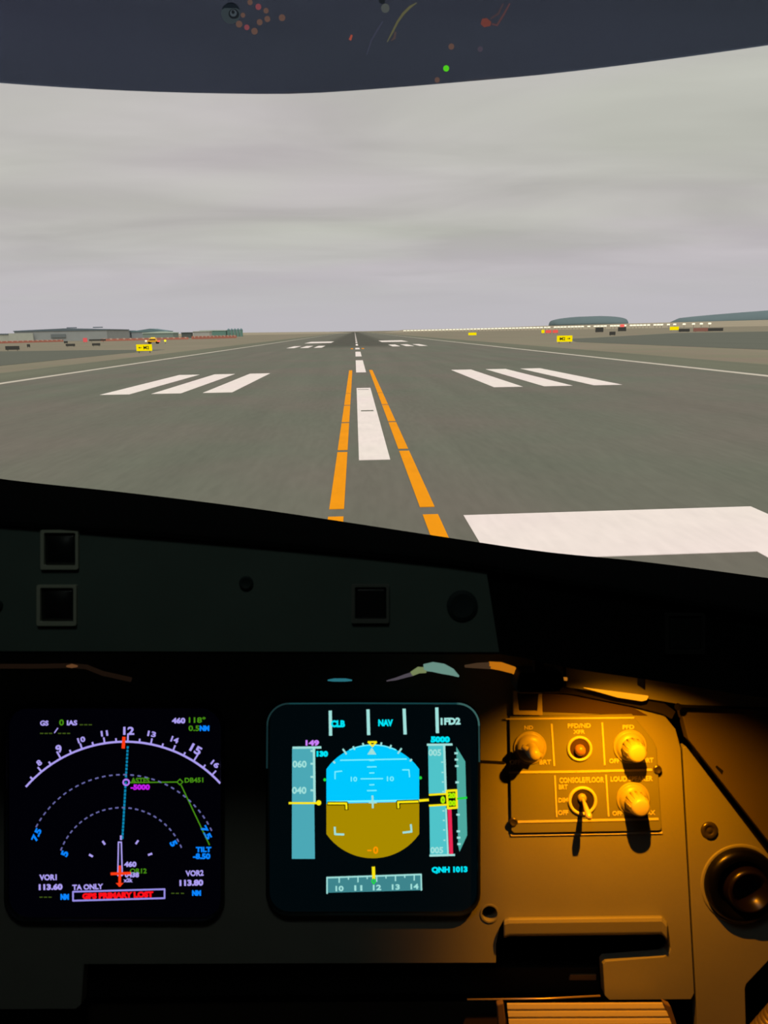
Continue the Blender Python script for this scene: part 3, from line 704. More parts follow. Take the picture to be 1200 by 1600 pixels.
# light glints under the glareshield, painted as dim emissive tubes
fl = thing('glint_tube', K(660, 1064, .60), 'pale curved glint painted as a glowing tube under the glareshield above the blue horizon display', 'lamp')
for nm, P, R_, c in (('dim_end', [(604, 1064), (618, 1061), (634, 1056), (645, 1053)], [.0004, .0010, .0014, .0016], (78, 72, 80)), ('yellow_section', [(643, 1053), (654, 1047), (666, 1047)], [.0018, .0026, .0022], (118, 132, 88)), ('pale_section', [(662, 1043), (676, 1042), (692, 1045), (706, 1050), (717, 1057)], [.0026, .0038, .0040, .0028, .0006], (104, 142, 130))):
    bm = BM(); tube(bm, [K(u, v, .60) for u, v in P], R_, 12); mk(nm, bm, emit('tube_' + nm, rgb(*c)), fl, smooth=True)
fo = thing('glint_tube', K(790, 1060, .628), 'orange curved glint painted as a glowing tube ending at the black map light housing', 'lamp')
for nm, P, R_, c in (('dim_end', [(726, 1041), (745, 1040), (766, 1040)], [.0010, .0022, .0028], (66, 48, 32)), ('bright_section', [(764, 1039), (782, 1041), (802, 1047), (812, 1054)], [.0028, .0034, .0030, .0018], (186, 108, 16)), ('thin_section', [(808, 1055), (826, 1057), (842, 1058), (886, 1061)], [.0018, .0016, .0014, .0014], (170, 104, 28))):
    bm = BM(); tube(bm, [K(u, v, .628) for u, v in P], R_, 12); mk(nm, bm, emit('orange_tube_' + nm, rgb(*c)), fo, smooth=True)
bm = BM(); tube(bm, [K(512, 1063, .60), K(522, 1062.5, .60), K(540, 1062.5, .60), K(550, 1063, .60)], [.0005, .0012, .0012, .0005], 10); o = mk('teal_glint', bm, emit('strip_teal', rgb(40, 110, 122)), smooth=True); tag(o, 'short teal glint painted as glow under the glareshield left of the pale glint', 'light')  # cyan glint painted as emission, no light source of its own
bm = BM(); tube(bm, [K(u, v, .60) for u, v in ((-60, 1040), (0, 1041), (60, 1041), (110, 1040), (135, 1042), (160, 1052), (205, 1062))], .0018, 10); o = mk('cable_glint', bm, emit('dull_amber', rgb(24, 15, 9)), smooth=True); tag(o, 'dim brown gleam painted as glow under the glareshield above the left display', 'cable_glint')  # dull gleam painted as emission along the curve

bm = BM(); tube(bm, [K(104, 1041, .597), K(112, 1040.5, .597), K(121, 1041, .597)], [.0006, .0016, .0006], 10); o = mk('lamp_glint', bm, emit('tiny_amber', rgb(96, 62, 36)), smooth=True); tag(o, 'tiny dim amber glint painted as glow under the glareshield above the compass display', 'light')  # amber glint painted as emission, no lamp sits here
# spring clip frame on top of the lighting panel
bm = BM(); slab(bm, [(801, 1080), (808, 1080), (811, 1111), (839, 1111), (841, 1084), (847, 1084), (848, 1118), (802, 1117)], D - .006, .003)
o = mk('spring_clip', bm, mat('pad_paint', rgb(178, 170, 150), .6, .3), bevel=.0006); tag(o, 'U shaped metal clip hanging below the map light housing', 'clip')
bm = BM(); slab(bm, [(809, 1085), (840, 1086), (838, 1109), (812, 1109)], D - .005, .004); mk('dark_insert', bm, mat('brown_rubber', rgb(30, 26, 22), .8, .2), o)

# ================================================================== LIGHTING CONTROL PANEL
lcp = thing('lighting_control_panel', K(915, 1302, D), 'orange lit control panel with knobs, toggle and white dividing lines', 'control panel')
DP = D - .003
bm = BM(); slab(bm, [(796, 1120), (988, 1116), (1004, 1136), (1020, 1156), (1026, 1168), (1034, 1294), (1031, 1298), (803, 1302), (799, 1298)], DP, .003 - .0001)
mk('face_plate', bm, mat('control_plate', rgb(112, 114, 103), .55, .3, vary=.03, vscale=40), lcp, bevel=.0005)
M_INK = mat('pale_engraving', rgb(196, 192, 176), .5, .3)
for pts, w in (([(796, 1207), (900, 1206), (1018, 1203)], 3.2), ([(810, 1284.5), (1028, 1280)], 3.2), ([(862, 1132), (866, 1196)], 2.6), ([(941, 1130), (945, 1195)], 2.6), ([(867, 1213), (870, 1276)], 2.6), ([(947, 1212), (951, 1275)], 2.6), ([(799, 1305), (1034, 1301)], 3.2), ([(791, 1123.5), (990, 1121.5)], 2.4)):
    bm = BM(); ribbon(bm, pts, w, DP - .0006 if pts[0][1] != 1305 else D - .0012, .0006 if pts[0][1] != 1305 else .0014); mk('dividing_line', bm, M_INK, lcp)
for s_, cx, cy, w, h in (('ND', 826, 1137, 14, 6), ('PFD/ND', 905, 1134, 36, 7), ('XFR', 905, 1143.5, 18, 6), ('PFD', 982, 1136, 18, 6.5), ('OFF', 805, 1191, 17, 7.5), ('BRT', 852, 1191, 18, 7), ('OFF', 960, 1189, 16, 7), ('BRT', 1013, 1188, 16, 7),
                        ('CONSOLE/FLOOR', 909, 1219, 70, 8.5), ('BRT', 880, 1230, 14, 7.5), ('DIM', 880, 1250.5, 15, 7), ('OFF', 880, 1270, 16, 7.5), ('LOUD SPEAKER', 987, 1217, 66, 8), ('OFF', 965, 1271, 16, 7), ('MAX', 1014, 1270, 20, 7)):
    bm = BM(); text(bm, s_, cx, cy, w, h, DP - .0005, -1.0, .015, .0005); tag(mk('lettering', bm, M_INK, lcp), 'pale lettering ' + s_)
for u, v in ((802, 1284), (1027, 1202)):
    bm = BM(); lathe(bm, u, v, DP, [(0, 0), (.0036, 0), (.0036, .0010), (.0028, .0015), (.0012, .0009), (0, .0009)], 20); mk('screw', bm, mat('screw_metal', rgb(90, 84, 76), .3, .5, .7), lcp, smooth=False)
M_KN = mat('knob_grey', rgb(150, 145, 136), .4, .5, vary=.05, vscale=300)
M_KT = mat('knob_top', rgb(166, 158, 146), .35, .5)
def knob(u, v, R, label, small=False):
    k_ = thing('rotary_knob', K(u, v, DP), None, None); k_.parent = lcp; k_.location = K(u, v, DP) - world_loc(lcp)
    tag(k_, label)
    r = R * px
    bm = BM(); lathe(bm, u, v, DP, [(r, 0), (r, .001), (r * .95, .0016), (r * .9, .0010), (r * .84, .0030), (r * .76, .0048), (r * .5, .0062), (0, .0064)], 40); mk('skirt', bm, M_KN, k_, smooth=True)
    bm = BM(); c0 = .0055
    if small:   # slim bar grip pointing right-down with a ball end
        lathe(bm, u, v, DP, [(r * .42, c0), (r * .38, .016), (r * .34, .0215), (r * .2, .023), (0, .0235)], 28); mk('grip', bm, M_KT, k_, smooth=True)
        bm = BM(); c = K(u, v, DP); d_ = (RT * .9 - UP * .45).normalized(); n_ = d_.cross(FW)
        tube(bm, [c - FW * .012 - d_ * r * .7, c - FW * .013, c - FW * .012 + d_ * r * .6], [r * .16, r * .2, r * .16], 12); mk('pointer', bm, M_KN, k_, smooth=True)
    else:
        n = 12; prof = [(.62, c0), (.60, .010), (.55, .0195), (.50, .0215), (.36, .0225), (0, .0225)]
        lathe(bm, u, v, DP, [(r * a, h) for a, h in prof], 32); mk('grip', bm, M_KT, k_, smooth=True)
        bm = BM(); c = K(u, v, DP)
        for i in range(n):
            a = 2 * math.pi * i / n; q = RT * math.cos(a) + UP * math.sin(a)
            tube(bm, [c - FW * .007 + q * r * .60, c - FW * .019 + q * r * .53], [r * .07, r * .055], 6)
        mk('grip_ribs', bm, M_KN, k_, smooth=True)
    return k_
knob(828, 1168, 25.5, 'upper left ND brightness knob', True)
knob(984, 1166, 26, 'upper right PFD brightness knob')
knob(989, 1248, 26, 'lower right loudspeaker volume knob')
# push button XFR in a round recess
bm = BM(); lathe(bm, 905.5, 1169.5, DP, [(19.5 * px, 0), (19.5 * px, .0012), (17.5 * px, .0016), (15.5 * px, .0010), (15.5 * px, 0), (19.5 * px, 0)], 36); b_ = mk('transfer_button', bm, M_INK, lcp, smooth=True); tag(b_, 'round transfer push button in a dark recess')
bm = BM(); lathe(bm, 905.5, 1169.5, DP, [(0, .0001), (15.5 * px, .0001), (15.5 * px, .0005), (8 * px, .0008), (0, .0008)], 30); mk('recess', bm, mat('recess_brown', rgb(62, 44, 34), .6, .3), b_, smooth=False)
bm = BM(); lathe(bm, 905.5, 1171, DP, [(8.5 * px, .0006), (8 * px, .004), (5 * px, .0058), (0, .0064)], 24); mk('cap', bm, mat('cap_brown', rgb(150, 110, 84), .35, .5), b_, smooth=True)
# toggle switch
bm = BM(); lathe(bm, 910, 1251, DP, [(22.5 * px, 0), (22.5 * px, .0014), (20 * px, .002), (17.6 * px, .0012), (17.6 * px, 0), (22.5 * px, 0)], 36); b_ = mk('toggle_switch', bm, M_INK, lcp, smooth=True); tag(b_, 'round toggle switch for console and floor light')
bm = BM(); lathe(bm, 910, 1251, DP, [(0, .0001), (17.6 * px, .0001), (17.6 * px, .0004), (9 * px, .0009), (0, .0009)], 30); mk('recess', bm, mat('recess_dark', rgb(44, 36, 30), .6, .3), b_, smooth=False)
bm = BM(); lathe(bm, 909, 1246, DP, [(7 * px, .0005), (6.4 * px, .003), (4 * px, .004), (0, .004)], 20); mk('bushing', bm, M_KN, b_, smooth=True)
bm = BM(); c = K(909, 1246, DP)
tube(bm, [c - FW * .003, c - FW * .010 - UP * .0035 + RT * .0005, c - FW * .019 - UP * .0085 + RT * .001, c - FW * .0215 - UP * .0095 + RT * .001], [.0012, .0018, .0028, .0018], 14); mk('lever', bm, mat('lever_metal', rgb(210, 190, 170), .3, .5, .3), b_, smooth=True)

# ================================================================== TRAY, PEDAL, HOSE
tray = thing('stowed_tray', K(540, 1560, .69), 'black stowed tray edge in the slot below the instrument panel', 'tray')
bm = BM(); slab(bm, [(134, 1512), (936, 1511), (938, 1552), (134, 1560)], .69, .05); mk('tray_edge', bm, M_DARKP, tray, bevel=.002)
bm = BM(); slab(bm, [(891, 1523), (932, 1523), (932, 1532), (889, 1532)], .688, .0025); tag(mk('latch_plate', bm, mat('latch_metal', rgb(120, 104, 84), .45, .5, .4), tray, bevel=.0006), 'small metal latch plate')
bm = BM(); tube(bm, [K(730, 1562, .68), K(850, 1560.5, .68), K(938, 1556, .68)], .0009, 8); o = mk('trim_strip', bm, mat('worn_metal', rgb(200, 180, 150), .35, .5, .6), smooth=True); tag(o, 'thin metal trim strip below the black tray', 'trim strip')
bm = BM(); slab(bm, [(-200, 1566), (790, 1566), (800, 1700), (-200, 1700)], .70, .02); o = mk('lower_panel', bm, mat('lower_paint', rgb(48, 40, 34), .8, .2), bevel=.001); tag(o, 'dark brown lower panel under the tray', 'panel')
ped = thing('footrest', K(910, 1640, .62), 'ribbed footrest pad at the bottom edge lit orange', 'footrest')
bm = BM(); n = 9; secs = []
for i in range(n):
    y = 1567 + i * 12
    for yy, dd in ((y, .0014), (y + 2.5, -.0003), (y + 9.5, -.0003), (y + 12, .0012)):
        k = (yy - 1567) / 100
        secs.append([K(792 + 10 * k - 0, yy, .64 + dd - k * .02), K(1036 + 40 * k, yy - 1, .64 + dd - k * .02), K(1036 + 40 * k, yy - 1, .66 - k * .02), K(792 + 10 * k, yy, .66 - k * .02)])
loft(bm, secs); mk('ribbed_pad', bm, mat('pad_paint', rgb(178, 170, 150), .6, .3), ped, smooth=False)
bm = BM(); slab(bm, [(776, 1570), (787, 1567), (800, 1680), (784, 1680)], .637, .006); mk('side_frame', bm, mat('frame_brown', rgb(110, 90, 70), .5, .4), ped, bevel=.001)
bm = BM(); slab(bm, [(1036, 1566), (1048, 1572), (1084, 1680), (1072, 1680)], .637, .006); mk('side_frame', bm, mat('frame_brown', rgb(110, 90, 70), .5, .4), ped, bevel=.001)
bm = BM(); 
for ph in (0, math.pi / 2, math.pi, 1.5 * math.pi):
    pts = []
    for i in range(60):
        s = i / 59; c = K(1185 + 60 * (1 - s) - 18 * s, 1548 + 90 * s, .66); a = ph + s * 26
        pts.append(c + RT * (.007 * math.cos(a)) + FW * (.007 * math.sin(a)))
    tube(bm, pts, .0035, 8)
o = mk('braided_hose', bm, mat('braid', rgb(120, 108, 92), .4, .4, .4), smooth=True); tag(o, 'twisted grey braided hose at the bottom right corner', 'hose')

# ================================================================== DISPLAYS
M_SCR = mat('screen_glass', rgb(5, 6, 9), .25, .4)
M_SCR2 = mat('screen_glass_lit', rgb(8, 12, 16), .25, .4)
for m_, c_ in ((M_SCR, (1, 1, 5)), (M_SCR2, (1, 7, 10))):   # faint backlight of the liquid crystal panels
    b_ = m_.node_tree.nodes['Principled BSDF']; b_.inputs['Emission Color'].default_value = rgb(*c_); b_.inputs['Emission Strength'].default_value = 1.0; m_.cycles.emission_sampling = 'NONE'
M_BZL = mat('bezel_black', rgb(20, 24, 25), .45, .4)
DS = D - .001     # screen surface
DY = DS - .0004   # symbols lie on the screen
def display(name, x0, y0, x1, y1, label, rim=6, scr=None):
    o = thing(name, K((x0 + x1) / 2, y1, D), label, 'display')
    bm = BM(); slab_holes(bm, rrect(x0, y0, x1, y1, 36), [rrect(x0 + rim, y0 + rim, x1 - rim, y1 - rim, 31)], D - .006, .010); tag(mk('bezel', bm, M_BZL, o, bevel=.0012), 'dark rounded bezel')
    bm = BM(); slab(bm, rrect(x0 + rim * .5, y0 + rim * .5, x1 - rim * .5, y1 - rim * .5, 32), DS, .004); mk('screen', bm, scr or M_SCR, o)
    return o
def E(key, r, g, b, s=1.0, sample=False): return emit('glow_' + key, rgb(r, g, b), s, sample)
LIL = E('lilac', 172, 158, 240); GRN = E('green', 70, 140, 20); BLU = E('blue', 10, 132, 255); CYD = E('deep_cyan', 10, 130, 175); MAG = E('magenta', 196, 30, 235); REDO = E('red_orange', 255, 60, 20); REDT = E('red', 255, 15, 25); PNK = E('pink', 255, 130, 160); DIMV = E('dim_violet', 104, 104, 165); GRD = E('dim_green', 62, 84, 24)

nd = display('navigation_display', 5, 1103, 349, 1443, 'left square cockpit screen showing the blue and violet compass arc map', rim=5)
def piece(o, nm, m, fn, label=None):
    bm = BM(); fn(bm); p = mk(nm, bm, m, o)
    if label: tag(p, label)
    return p
AC = (193, 1363)
def arc_pts(cx, cy, R, a0, a1, n): return [(cx + R * math.sin(math.radians(a0 + (a1 - a0) * i / n)), cy - R * math.cos(math.radians(a0 + (a1 - a0) * i / n))) for i in range(n + 1)]
def skew(p): return (p[0], p[1] - (p[0] - 193) * .012)
def f(bm):
    ribbon(bm, [skew(p) for p in arc_pts(AC[0], AC[1], 204, -48.2, 47.5, 60)], 3.0, DY)
    for h5 in range(15, 33):
        a = (h5 * 5 - 118.2) * 1.02
        if h5 * 5 < 74 or h5 * 5 > 163: continue
        L = 11 if h5 * 5 in (90, 120, 150) else (7.5 if h5 % 2 == 0 else 4)
        ribbon(bm, [skew(arc_pts(AC[0], AC[1], 205, a, a, 1)[0]), skew(arc_pts(AC[0], AC[1], 205 + L, a, a, 1)[0])], 2.4, DY)
piece(nd, 'compass_arc', LIL, f, 'lilac compass arc with tick marks')
for s_, x, y, w, h, r in (('8', 61, 1192, 7, 9, -38), ('9', 92, 1170, 9, 12.5, -28), ('10', 127, 1156, 12, 8.5, -18), ('11', 163, 1146, 11, 8.5, -8), ('12', 201, 1142, 17, 12.5, 0), ('13', 237, 1147, 13, 8.5, 11), ('14', 273, 1156, 12, 9, 20), ('15', 306, 1171, 18, 13, 29), ('16', 336, 1194, 13, 8.5, 38)):
    piece(nd, 'compass_numeral', LIL, lambda bm: text(bm, s_, x, y, w, h, DY, r, .02), 'lilac numeral ' + s_)
def dashes(bm, cx, cy, R, a0, a1, n, w, on=.5):
    for i in range(n):
        q0 = a0 + (a1 - a0) * i / n; q1 = q0 + (a1 - a0) / n * on; ribbon(bm, arc_pts(cx, cy, R, q0, q1, 2), w, DY)
piece(nd, 'range_ring', DIMV, lambda bm: dashes(bm, 192, 1364, 153.5, -62, 67, 31, 2.0, .38), 'outer dashed range ring')
piece(nd, 'range_ring', DIMV, lambda bm: dashes(bm, 190, 1363, 101, -70, 71, 24, 2.0, .38), 'inner dashed range ring')
def f(bm):
    n = 26
    for i in range(n):
        s0 = i / n; s1 = s0 + (.34 if i < 12 else .46) / n; ribbon(bm, [(199.5 - 8.5 * s0, 1167 + 146 * s0), (199.5 - 8.5 * s1, 1167 + 146 * s1)], 3.0, DY)
piece(nd, 'course_line', CYD, f, 'dashed cyan course line')
piece(nd, 'heading_marker', REDO, lambda bm: ribbon(bm, [(193.5, 1153), (192.5, 1168)], 5, DY - .0003), 'orange red heading marker')
piece(nd, 'flight_plan_line', GRN, lambda bm: (ribbon(bm, [(203, 1223), (277, 1222)], 1.6, DY), ribbon(bm, [(283, 1227), (327, 1320)], 1.6, DY), ribbon(bm, [(281, 1217.5), (285.5, 1222), (281, 1226.5), (276.5, 1222)], 1.5, DY, closed=True)), 'green flight plan line with diamond')
piece(nd, 'waypoint_ring', E('mauve', 180, 120, 245), lambda bm: ribbon(bm, circ(197, 1222.5, 4.6, 14), 2.2, DY - .0003, closed=True), 'mauve waypoint ring')
for a_ in (('ASTES', 219, 1219.5, 29, 8, DY - .0003, 0, .01), ('DB451', 303, 1219, 29, 7.5, DY, -1, .01), ('0', 96, 1129, 7, 9.5, DY, 0, .01), ('118°', 308, 1125, 26, 9, DY, 0, .01), ('0.5', 303, 1138, 17, 8.5, DY, 0, .01), ('OR12', 216, 1361, 26, 7.5, DY, 0, .01)):
    piece(nd, 'readout', GRN, lambda bm: text(bm, *a_), 'green text reading ' + a_[0])
def f(bm):
    for xs_, y in (((127, 134, 141), 1132.5), ((65, 72, 79, 93, 100, 107), 1146)):
        for x in xs_: ribbon(bm, [(x - 2, y), (x + 2, y)], 1.6, DY)
    for x in (64, 71, 78): ribbon(bm, [(x - 2, 1402), (x + 2, 1402)], 1.4, DY)
    for x in (270, 277, 285): ribbon(bm, [(x - 2, 1396), (x + 2, 1396)], 1.4, DY)
piece(nd, 'dash_readout', GRD, f, 'dim green dashes')
piece(nd, 'magenta_readout', MAG, lambda bm: text(bm, '-5000', 219, 1230, 30, 8.5, DY, 0, .03), 'magenta minus 5000 readout')
for a_ in (('NM', 319.5, 1138, 15, 8.5, DY, 0, .04), ('7.5', 57, 1304.5, 20, 10, DY, -65, .03), ('5', 101, 1334, 8, 11, DY, -70, .03), ('5', 271, 1318, 8, 11, DY, 60, .03), ('7.5', 322, 1301, 22, 10, DY, 62, .03), ('TILT', 318, 1327.5, 24, 8, DY, 0, .03), ('-8.50', 315, 1338, 27, 9, DY, 0, .03), ('NM', 101, 1401.5, 13, 9, DY, 0, .05), ('NM', 307, 1395.5, 14, 8.5, DY, 0, .05)):
    piece(nd, 'readout', BLU, lambda bm: text(bm, *a_), 'bright blue text reading ' + a_[0])
for a_ in (('GS', 69, 1130, 13, 8, DY, 0, .02), ('IAS', 112.5, 1129.5, 16, 8, DY, 0, .02), ('460', 279, 1126, 21, 9, DY, 0, .03), ('VOR1', 75, 1371, 27, 9, DY, -1, .02), ('113.60', 79, 1386, 37, 9.5, DY, -1, .03), ('VOR2', 304, 1364.5, 28, 9, DY, -2, .02), ('113.80', 299, 1379.5, 37, 9.5, DY, -1, .03), ('TA ONLY', 137, 1386, 48, 8.5, DY, -2, .02), ('460', 203.5, 1350.5, 19, 8.5, DY, 0, .03), ('0438', 206, 1367, 22, 8, DY, 0, .03), ('x2k', 200, 1375.5, 14, 6, DY, 0, .02)):
    piece(nd, 'readout', LIL, lambda bm: text(bm, *a_), 'lilac text reading ' + a_[0])
piece(nd, 'slash_mark', LIL, lambda bm: ribbon(bm, [(85, 1145), (90, 1138)], 1.6, DY))
def f(bm):
    for x, y, r in ((162, 1317, 55), (142, 1337, 30), (214, 1316, -55), (234.5, 1335, -20), (189, 1309, 90)):
        c, s = math.cos(math.radians(r)) * 2.5, math.sin(math.radians(r)) * 2.5; ribbon(bm, [(x - c, y - s), (x + c, y + s)], 3, DY)
piece(nd, 'tick_marks', LIL, f)
def f(bm): ribbon(bm, [(189.5, 1316), (185, 1316), (184, 1368), (191, 1368), (189.5, 1316)], 1.8, DY - .0002)
piece(nd, 'runway_symbol', LIL, f, 'narrow lilac runway outline')
def f(bm):
    ribbon(bm, [(187, 1354), (187, 1384)], 4, DY - .0005); ribbon(bm, [(174, 1365.5), (203, 1364.5)], 4, DY - .0005)
    slab(bm, [(181, 1380), (193, 1380), (187, 1386)], DY - .0005, .0003)
piece(nd, 'aircraft_symbol', REDO, f, 'red aircraft symbol')
piece(nd, 'message_box', E('violet_line', 150, 140, 225), lambda bm: ribbon(bm, [(114, 1393.5), (257, 1389.5), (257, 1403.5), (114, 1407.5)], 2.4, DY, closed=True), 'violet outlined message box')
piece(nd, 'alert_message', REDT, lambda bm: text(bm, 'GPS PRIMARY LOST', 184, 1399, 111, 9.5, DY, -1.6, .045), 'red message GPS PRIMARY LOST')

# ---- primary flight display
pf = display('primary_flight_display', 415, 1097, 751, 1434, 'middle cockpit screen showing blue and ochre artificial horizon', rim=5, scr=M_SCR2)
def edge_line(pts, w, c, nm):  # screen light falling on the bezel, painted as emissive lines
    bm = BM(); ribbon(bm, pts, w, D - .0066, .0006); tag(mk('bezel_glow', bm, emit('edge_' + nm, rgb(*c)), pf), 'teal screen light painted along the bezel edge')
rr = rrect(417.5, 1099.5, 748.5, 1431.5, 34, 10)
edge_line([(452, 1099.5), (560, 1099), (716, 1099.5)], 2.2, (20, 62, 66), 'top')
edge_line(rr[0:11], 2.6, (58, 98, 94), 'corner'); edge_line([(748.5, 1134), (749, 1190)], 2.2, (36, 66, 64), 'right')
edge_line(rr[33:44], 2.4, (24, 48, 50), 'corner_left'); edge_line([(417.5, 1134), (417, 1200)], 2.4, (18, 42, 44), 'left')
WHT = E('pale_cyan', 160, 224, 218); CYA = E('cyan', 0, 228, 245); TP = E('tape_teal', 78, 172, 186, .95, True); TPA = E('altitude_teal', 82, 200, 206, .95, True); TPV = E('speed_teal_dark', 80, 172, 162, .95)
SKY = E('horizon_blue', 0, 200, 255, 1.0, True); BRN = E('horizon_ochre', 168, 138, 0, 1.0, True); YEL = E('yellow', 250, 230, 20); LCY = E('light_cyan', 120, 240, 255); ORG = E('orange', 255, 150, 0); LIM = E('lime', 170, 235, 0); GRB = E('bright_green', 30, 215, 60); PUR = E('purple', 205, 130, 250); RB = E('crimson', 232, 40, 82); BLKE = mat('screen_black', rgb(18, 18, 18), .6)
for p in ([(516, 1112), (516.5, 1148)], [(575, 1110), (576, 1147)], [(631.5, 1109), (633, 1146)], [(682.5, 1107), (683.5, 1144)]): piece(pf, 'mode_bar', WHT, lambda bm: ribbon(bm, p, 5, DY), 'vertical pale mode bar')
for a_ in (('CLB', 528, 1131, 22, 11, DY - .0003, 0, .04), ('NAV', 602.5, 1129.5, 23, 10.5, DY, 0, .04), ('130', 503.5, 1178, 18, 9, DY, 0, .05), ('5000', 688, 1155.5, 30, 9.5, DY, 0, .05), ('QNH 1013', 702.5, 1359.5, 56, 10.5, DY, -1, .04)):
    piece(pf, 'readout', CYA, lambda bm: text(bm, *a_), 'cyan text reading ' + a_[0])
piece(pf, 'flight_director_label', WHT, lambda bm: text(bm, '1FD2', 704, 1127, 31, 11, DY, -1, .035), 'white 1FD2 label')
piece(pf, 'selected_speed', PUR, lambda bm: text(bm, '149', 488, 1161, 21, 9, DY, 0, .03), 'purple selected speed 149')
piece(pf, 'speed_tape', TP, lambda bm: slab(bm, [(456.5, 1170), (490, 1170), (492, 1342), (456, 1342)], DY, .0003), 'teal speed tape')
def f(bm):
    ribbon(bm, [(458, 1168.5), (501, 1168)], 3.4, DY - .0004); ribbon(bm, [(490.5, 1170), (491.5, 1253)], 3.6, DY - .0004)
    text(bm, '060', 468, 1194, 22, 11, DY - .0004, 0, .02); text(bm, '040', 467.5, 1235, 22.5, 11, DY - .0004, 0, .02)
    for y in (1173.5, 1193.5, 1214, 1235): ribbon(bm, [(486, y), (490, y)], 3, DY - .0004)
piece(pf, 'speed_scale', WHT, f, 'pale speed scale with 060 and 040')
piece(pf, 'speed_pointer', YEL, lambda bm: (ribbon(bm, [(452, 1255), (500, 1255)], 3, DY - .0007), slab(bm, circ(498, 1254.5, 4, 14), DY - .0007, .0003)), 'yellow speed pointer')
cxp, cyp = 582.5, 1252.5
def att_outline():
    P = []
    for i in range(25):
        x = 510 + 145 * i / 24; q = (x - cxp) / 88.5; P.append((x, 1252 - 88.5 * math.sqrt(max(0, 1 - q * q))))
    return P
top = [(x, y + (1164 - (1252 - 88.5))) for x, y in att_outline()]
bot = [(x, 2 * 1252.5 - y) for x, y in reversed(top)]
piece(pf, 'attitude_sky', SKY, lambda bm: slab(bm, top + [(655, 1252.5), (510, 1256)], DY, .0003), 'bright blue sky half of the horizon')
piece(pf, 'attitude_ground', BRN, lambda bm: slab(bm, [(510, 1256), (655, 1252.5)] + bot, DY, .0003), 'ochre ground half of the horizon')
def f(bm):
    ribbon(bm, [(512, 1253), (655, 1250.5)], 2.6, DY - .0004); ribbon(bm, [(532, 1188), (635, 1186)], 1.8, DY - .0004); ribbon(bm, top[6:-6], 1.6, DY - .0004)
    for y, w in ((1188.5, 3.5), (1198.5, 7), (1208, 3.5), (1217, 17), (1226.5, 3.5), (1235.5, 7)): ribbon(bm, [(581 - w, y), (581 + w, y - .3)], 1.7, DY - .0004)
    text(bm, '10', 553, 1217.5, 10, 7.5, DY - .0004, 0, .01); text(bm, '10', 610, 1217, 11, 7.5, DY - .0004, 0, .01)
    ribbon(bm, [(523.5, 1217), (523.5, 1206), (534, 1205)], 1.8, DY - .0004); ribbon(bm, [(629, 1203), (639, 1203), (640, 1214)], 1.8, DY - .0004)
piece(pf, 'pitch_scale', LCY, f, 'light cyan horizon line and pitch scale')
def f(bm):
    ribbon(bm, [(523, 1293), (523.5, 1303.5), (537, 1304)], 3, DY - .0004); ribbon(bm, [(642, 1289), (643, 1299.5), (630, 1301)], 3, DY - .0004)
    for a, b in (((536, 1171), (541, 1178)), ((552, 1167), (554, 1171)), ((567, 1162), (568, 1165)), ((596, 1161), (595, 1165)), ((611, 1165), (609, 1169)), ((627, 1170), (622, 1177)), ((521, 1190), (523, 1192)), ((643, 1187), (641, 1189))): ribbon(bm, [a, b], 2.6, DY - .0004)
    slab(bm, [(581, 1168), (588, 1179), (574, 1179)], DY - .0004, .0003); ribbon(bm, [(582, 1244), (582.5, 1262)], 3, DY - .0005); ribbon(bm, [(577, 1254), (588, 1254)], 2.6, DY - .0005)
piece(pf, 'bank_scale', WHT, f, 'pale bank ticks and corner brackets')
piece(pf, 'bank_pointer', YEL, lambda bm: ribbon(bm, [(575.5, 1159.5), (588, 1159.5), (582, 1166)], 2.6, DY - .0006, closed=True), 'yellow bank triangle')
for p in ([(513, 1255.5), (541, 1255.5), (541.5, 1264)], [(653, 1252.5), (622, 1253.5), (622.5, 1262)]):
    piece(pf, 'wing_symbol_outline', BLKE, lambda bm: ribbon(bm, p, 6, DY - .0006)); piece(pf, 'wing_symbol', YEL, lambda bm: ribbon(bm, p, 3, DY - .0009), 'yellow wing bar')
piece(pf, 'altitude_dash', YEL, lambda bm: ribbon(bm, [(656, 1251), (669, 1250)], 3.6, DY - .0009), 'yellow dash beside the horizon')
piece(pf, 'radio_height', ORG, lambda bm: (text(bm, '0', 587, 1328.5, 8, 11.5, DY - .0005, 0, .02), ribbon(bm, [(574.5, 1329), (580, 1329)], 2, DY - .0005)), 'orange minus 0 height readout')
for q in ((507.5, 1218.5), (657, 1215.5)): piece(pf, 'limit_dot', GRB, lambda bm: slab(bm, circ(q[0], q[1], 2.4, 10), DY - .0004, .0003), 'small green dot')
piece(pf, 'altitude_tape', TPA, lambda bm: (slab(bm, [(669, 1165), (694, 1165), (696, 1239), (670, 1240)], DY, .0003), slab(bm, [(671, 1260), (697, 1259), (700, 1335), (672, 1335)], DY, .0003)), 'teal altitude tape')
def f(bm):
    ribbon(bm, [(668, 1163.8), (706, 1163.3)], 3.2, DY - .0004); ribbon(bm, [(672, 1337), (710, 1336)], 3, DY - .0004); ribbon(bm, [(694, 1166), (696.5, 1238)], 3.4, DY - .0004); ribbon(bm, [(697, 1264), (700, 1334)], 2.6, DY - .0004)
    text(bm, '005', 679.5, 1176, 20, 10.5, DY - .0004, 0, .02); text(bm, '005', 682.5, 1328.5, 20, 10, DY - .0004, 0, .02)
    for x, y in ((692, 1191), (692.5, 1207), (693, 1222), (693.5, 1237), (694, 1267), (694.5, 1282), (695, 1297), (695.5, 1313)): ribbon(bm, [(x - 2, y), (x, y)], 2, DY - .0004)
    for x, y in ((712.5, 1177), (713, 1187), (713.5, 1197), (714, 1222.5), (715.5, 1273), (716, 1299), (716.5, 1309), (717, 1319)): ribbon(bm, [(x - 1.5, y), (x + 2, y)], 3, DY - .0004)
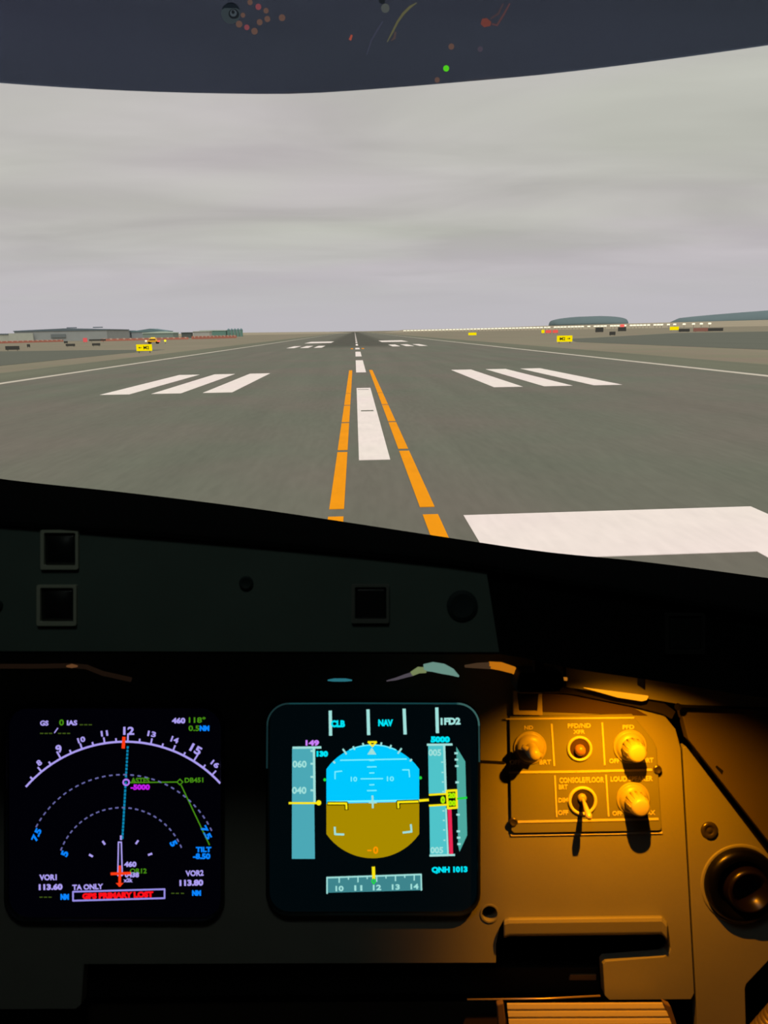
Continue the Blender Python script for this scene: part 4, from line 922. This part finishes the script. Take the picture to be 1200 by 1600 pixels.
piece(pf, 'altitude_scale', WHT, f, 'pale altitude scale with 005')
piece(pf, 'vertical_speed_tape', TPV, lambda bm: slab(bm, [(713, 1167), (727, 1190), (730, 1305), (718, 1331), (716, 1322)], DY, .0003), 'tapered teal vertical speed tape')
piece(pf, 'vertical_speed_needle', GRB, lambda bm: ribbon(bm, [(715, 1248), (729, 1246.5)], 3, DY - .0007), 'green vertical speed needle')
piece(pf, 'ground_bar', RB, lambda bm: slab(bm, [(699.5, 1264), (705.5, 1264), (708, 1334), (702, 1335)], DY - .0002, .0003), 'crimson ground reference bar')
piece(pf, 'altitude_window', YEL, lambda bm: (ribbon(bm, [(671, 1242), (697, 1240.5)], 2.8, DY - .0006), ribbon(bm, [(671, 1259), (697, 1257.5)], 2.8, DY - .0006), ribbon(bm, [(698, 1236), (713, 1235), (714, 1262), (700, 1263)], 3.4, DY - .0006, closed=True)), 'yellow altitude window')
piece(pf, 'altitude_digits', LIM, lambda bm: (text(bm, '0', 692, 1250, 7, 11, DY - .0008, 0, .05), text(bm, '20', 706, 1243, 12, 8.5, DY - .0008, 0, .06), text(bm, '00', 706.5, 1255, 12, 8.5, DY - .0008, 0, .06)), 'lime altitude digits')
def f(bm): slab(bm, [(511, 1372), (658, 1367), (658, 1391), (511, 1395)], DY, .0003)
piece(pf, 'heading_tape', E('heading_teal', 62, 132, 140), f, 'teal heading tape')
def f(bm):
    ribbon(bm, [(511, 1396), (511, 1371.5), (658, 1366.5), (658.5, 1391)], 2.2, DY - .0004)
    for i, s in enumerate(('10', '11', '12', '13', '14')):
        x = 530.5 + 29.3 * i; y = 1388.5 - i * .8; text(bm, s, x, y, 12.5 if s != '12' else 13, 8.5, DY - .0004, -1, .02); ribbon(bm, [(x - .5, 1372 - i * .9), (x - .5, 1379 - i * .9)], 2, DY - .0004)
        if i < 4: ribbon(bm, [(x + 14, 1371 - i * .9), (x + 14, 1374 - i * .9)], 1.8, DY - .0004)
piece(pf, 'heading_scale', WHT, f, 'pale heading scale 10 to 14')
piece(pf, 'heading_pointer', YEL, lambda bm: ribbon(bm, [(583.5, 1356), (584, 1372)], 5, DY - .0006), 'yellow heading pointer')
piece(pf, 'track_diamond', GRB, lambda bm: ribbon(bm, [(584, 1373), (587, 1377), (584, 1381), (581, 1377)], 2, DY - .0006, closed=True), 'green track diamond')

# ---- added fill lamp, unseen on the ceiling, for ambient light and button highlights
dl = EYE + HR * (-.1) + HF * (.05) + Vector((0, 0, .60))
dome = thing('fill_light', dl, 'added round fill lamp on the cockpit ceiling above the seat', 'lamp')
bm = BM(); tube(bm, [dl + Vector((0, 0, .02)), dl], [.15, .14], 32); mk('housing', bm, M_DARKP, dome)  # housing of the added fill lamp
bm = BM(); tube(bm, [dl + Vector((0, 0, .002)), dl - Vector((0, 0, .012))], [.125, .115], 32); mk('fill_diffuser', bm, emit('fill_glow', (.86, 1.0, .9, 1), 4.0, True), dome)
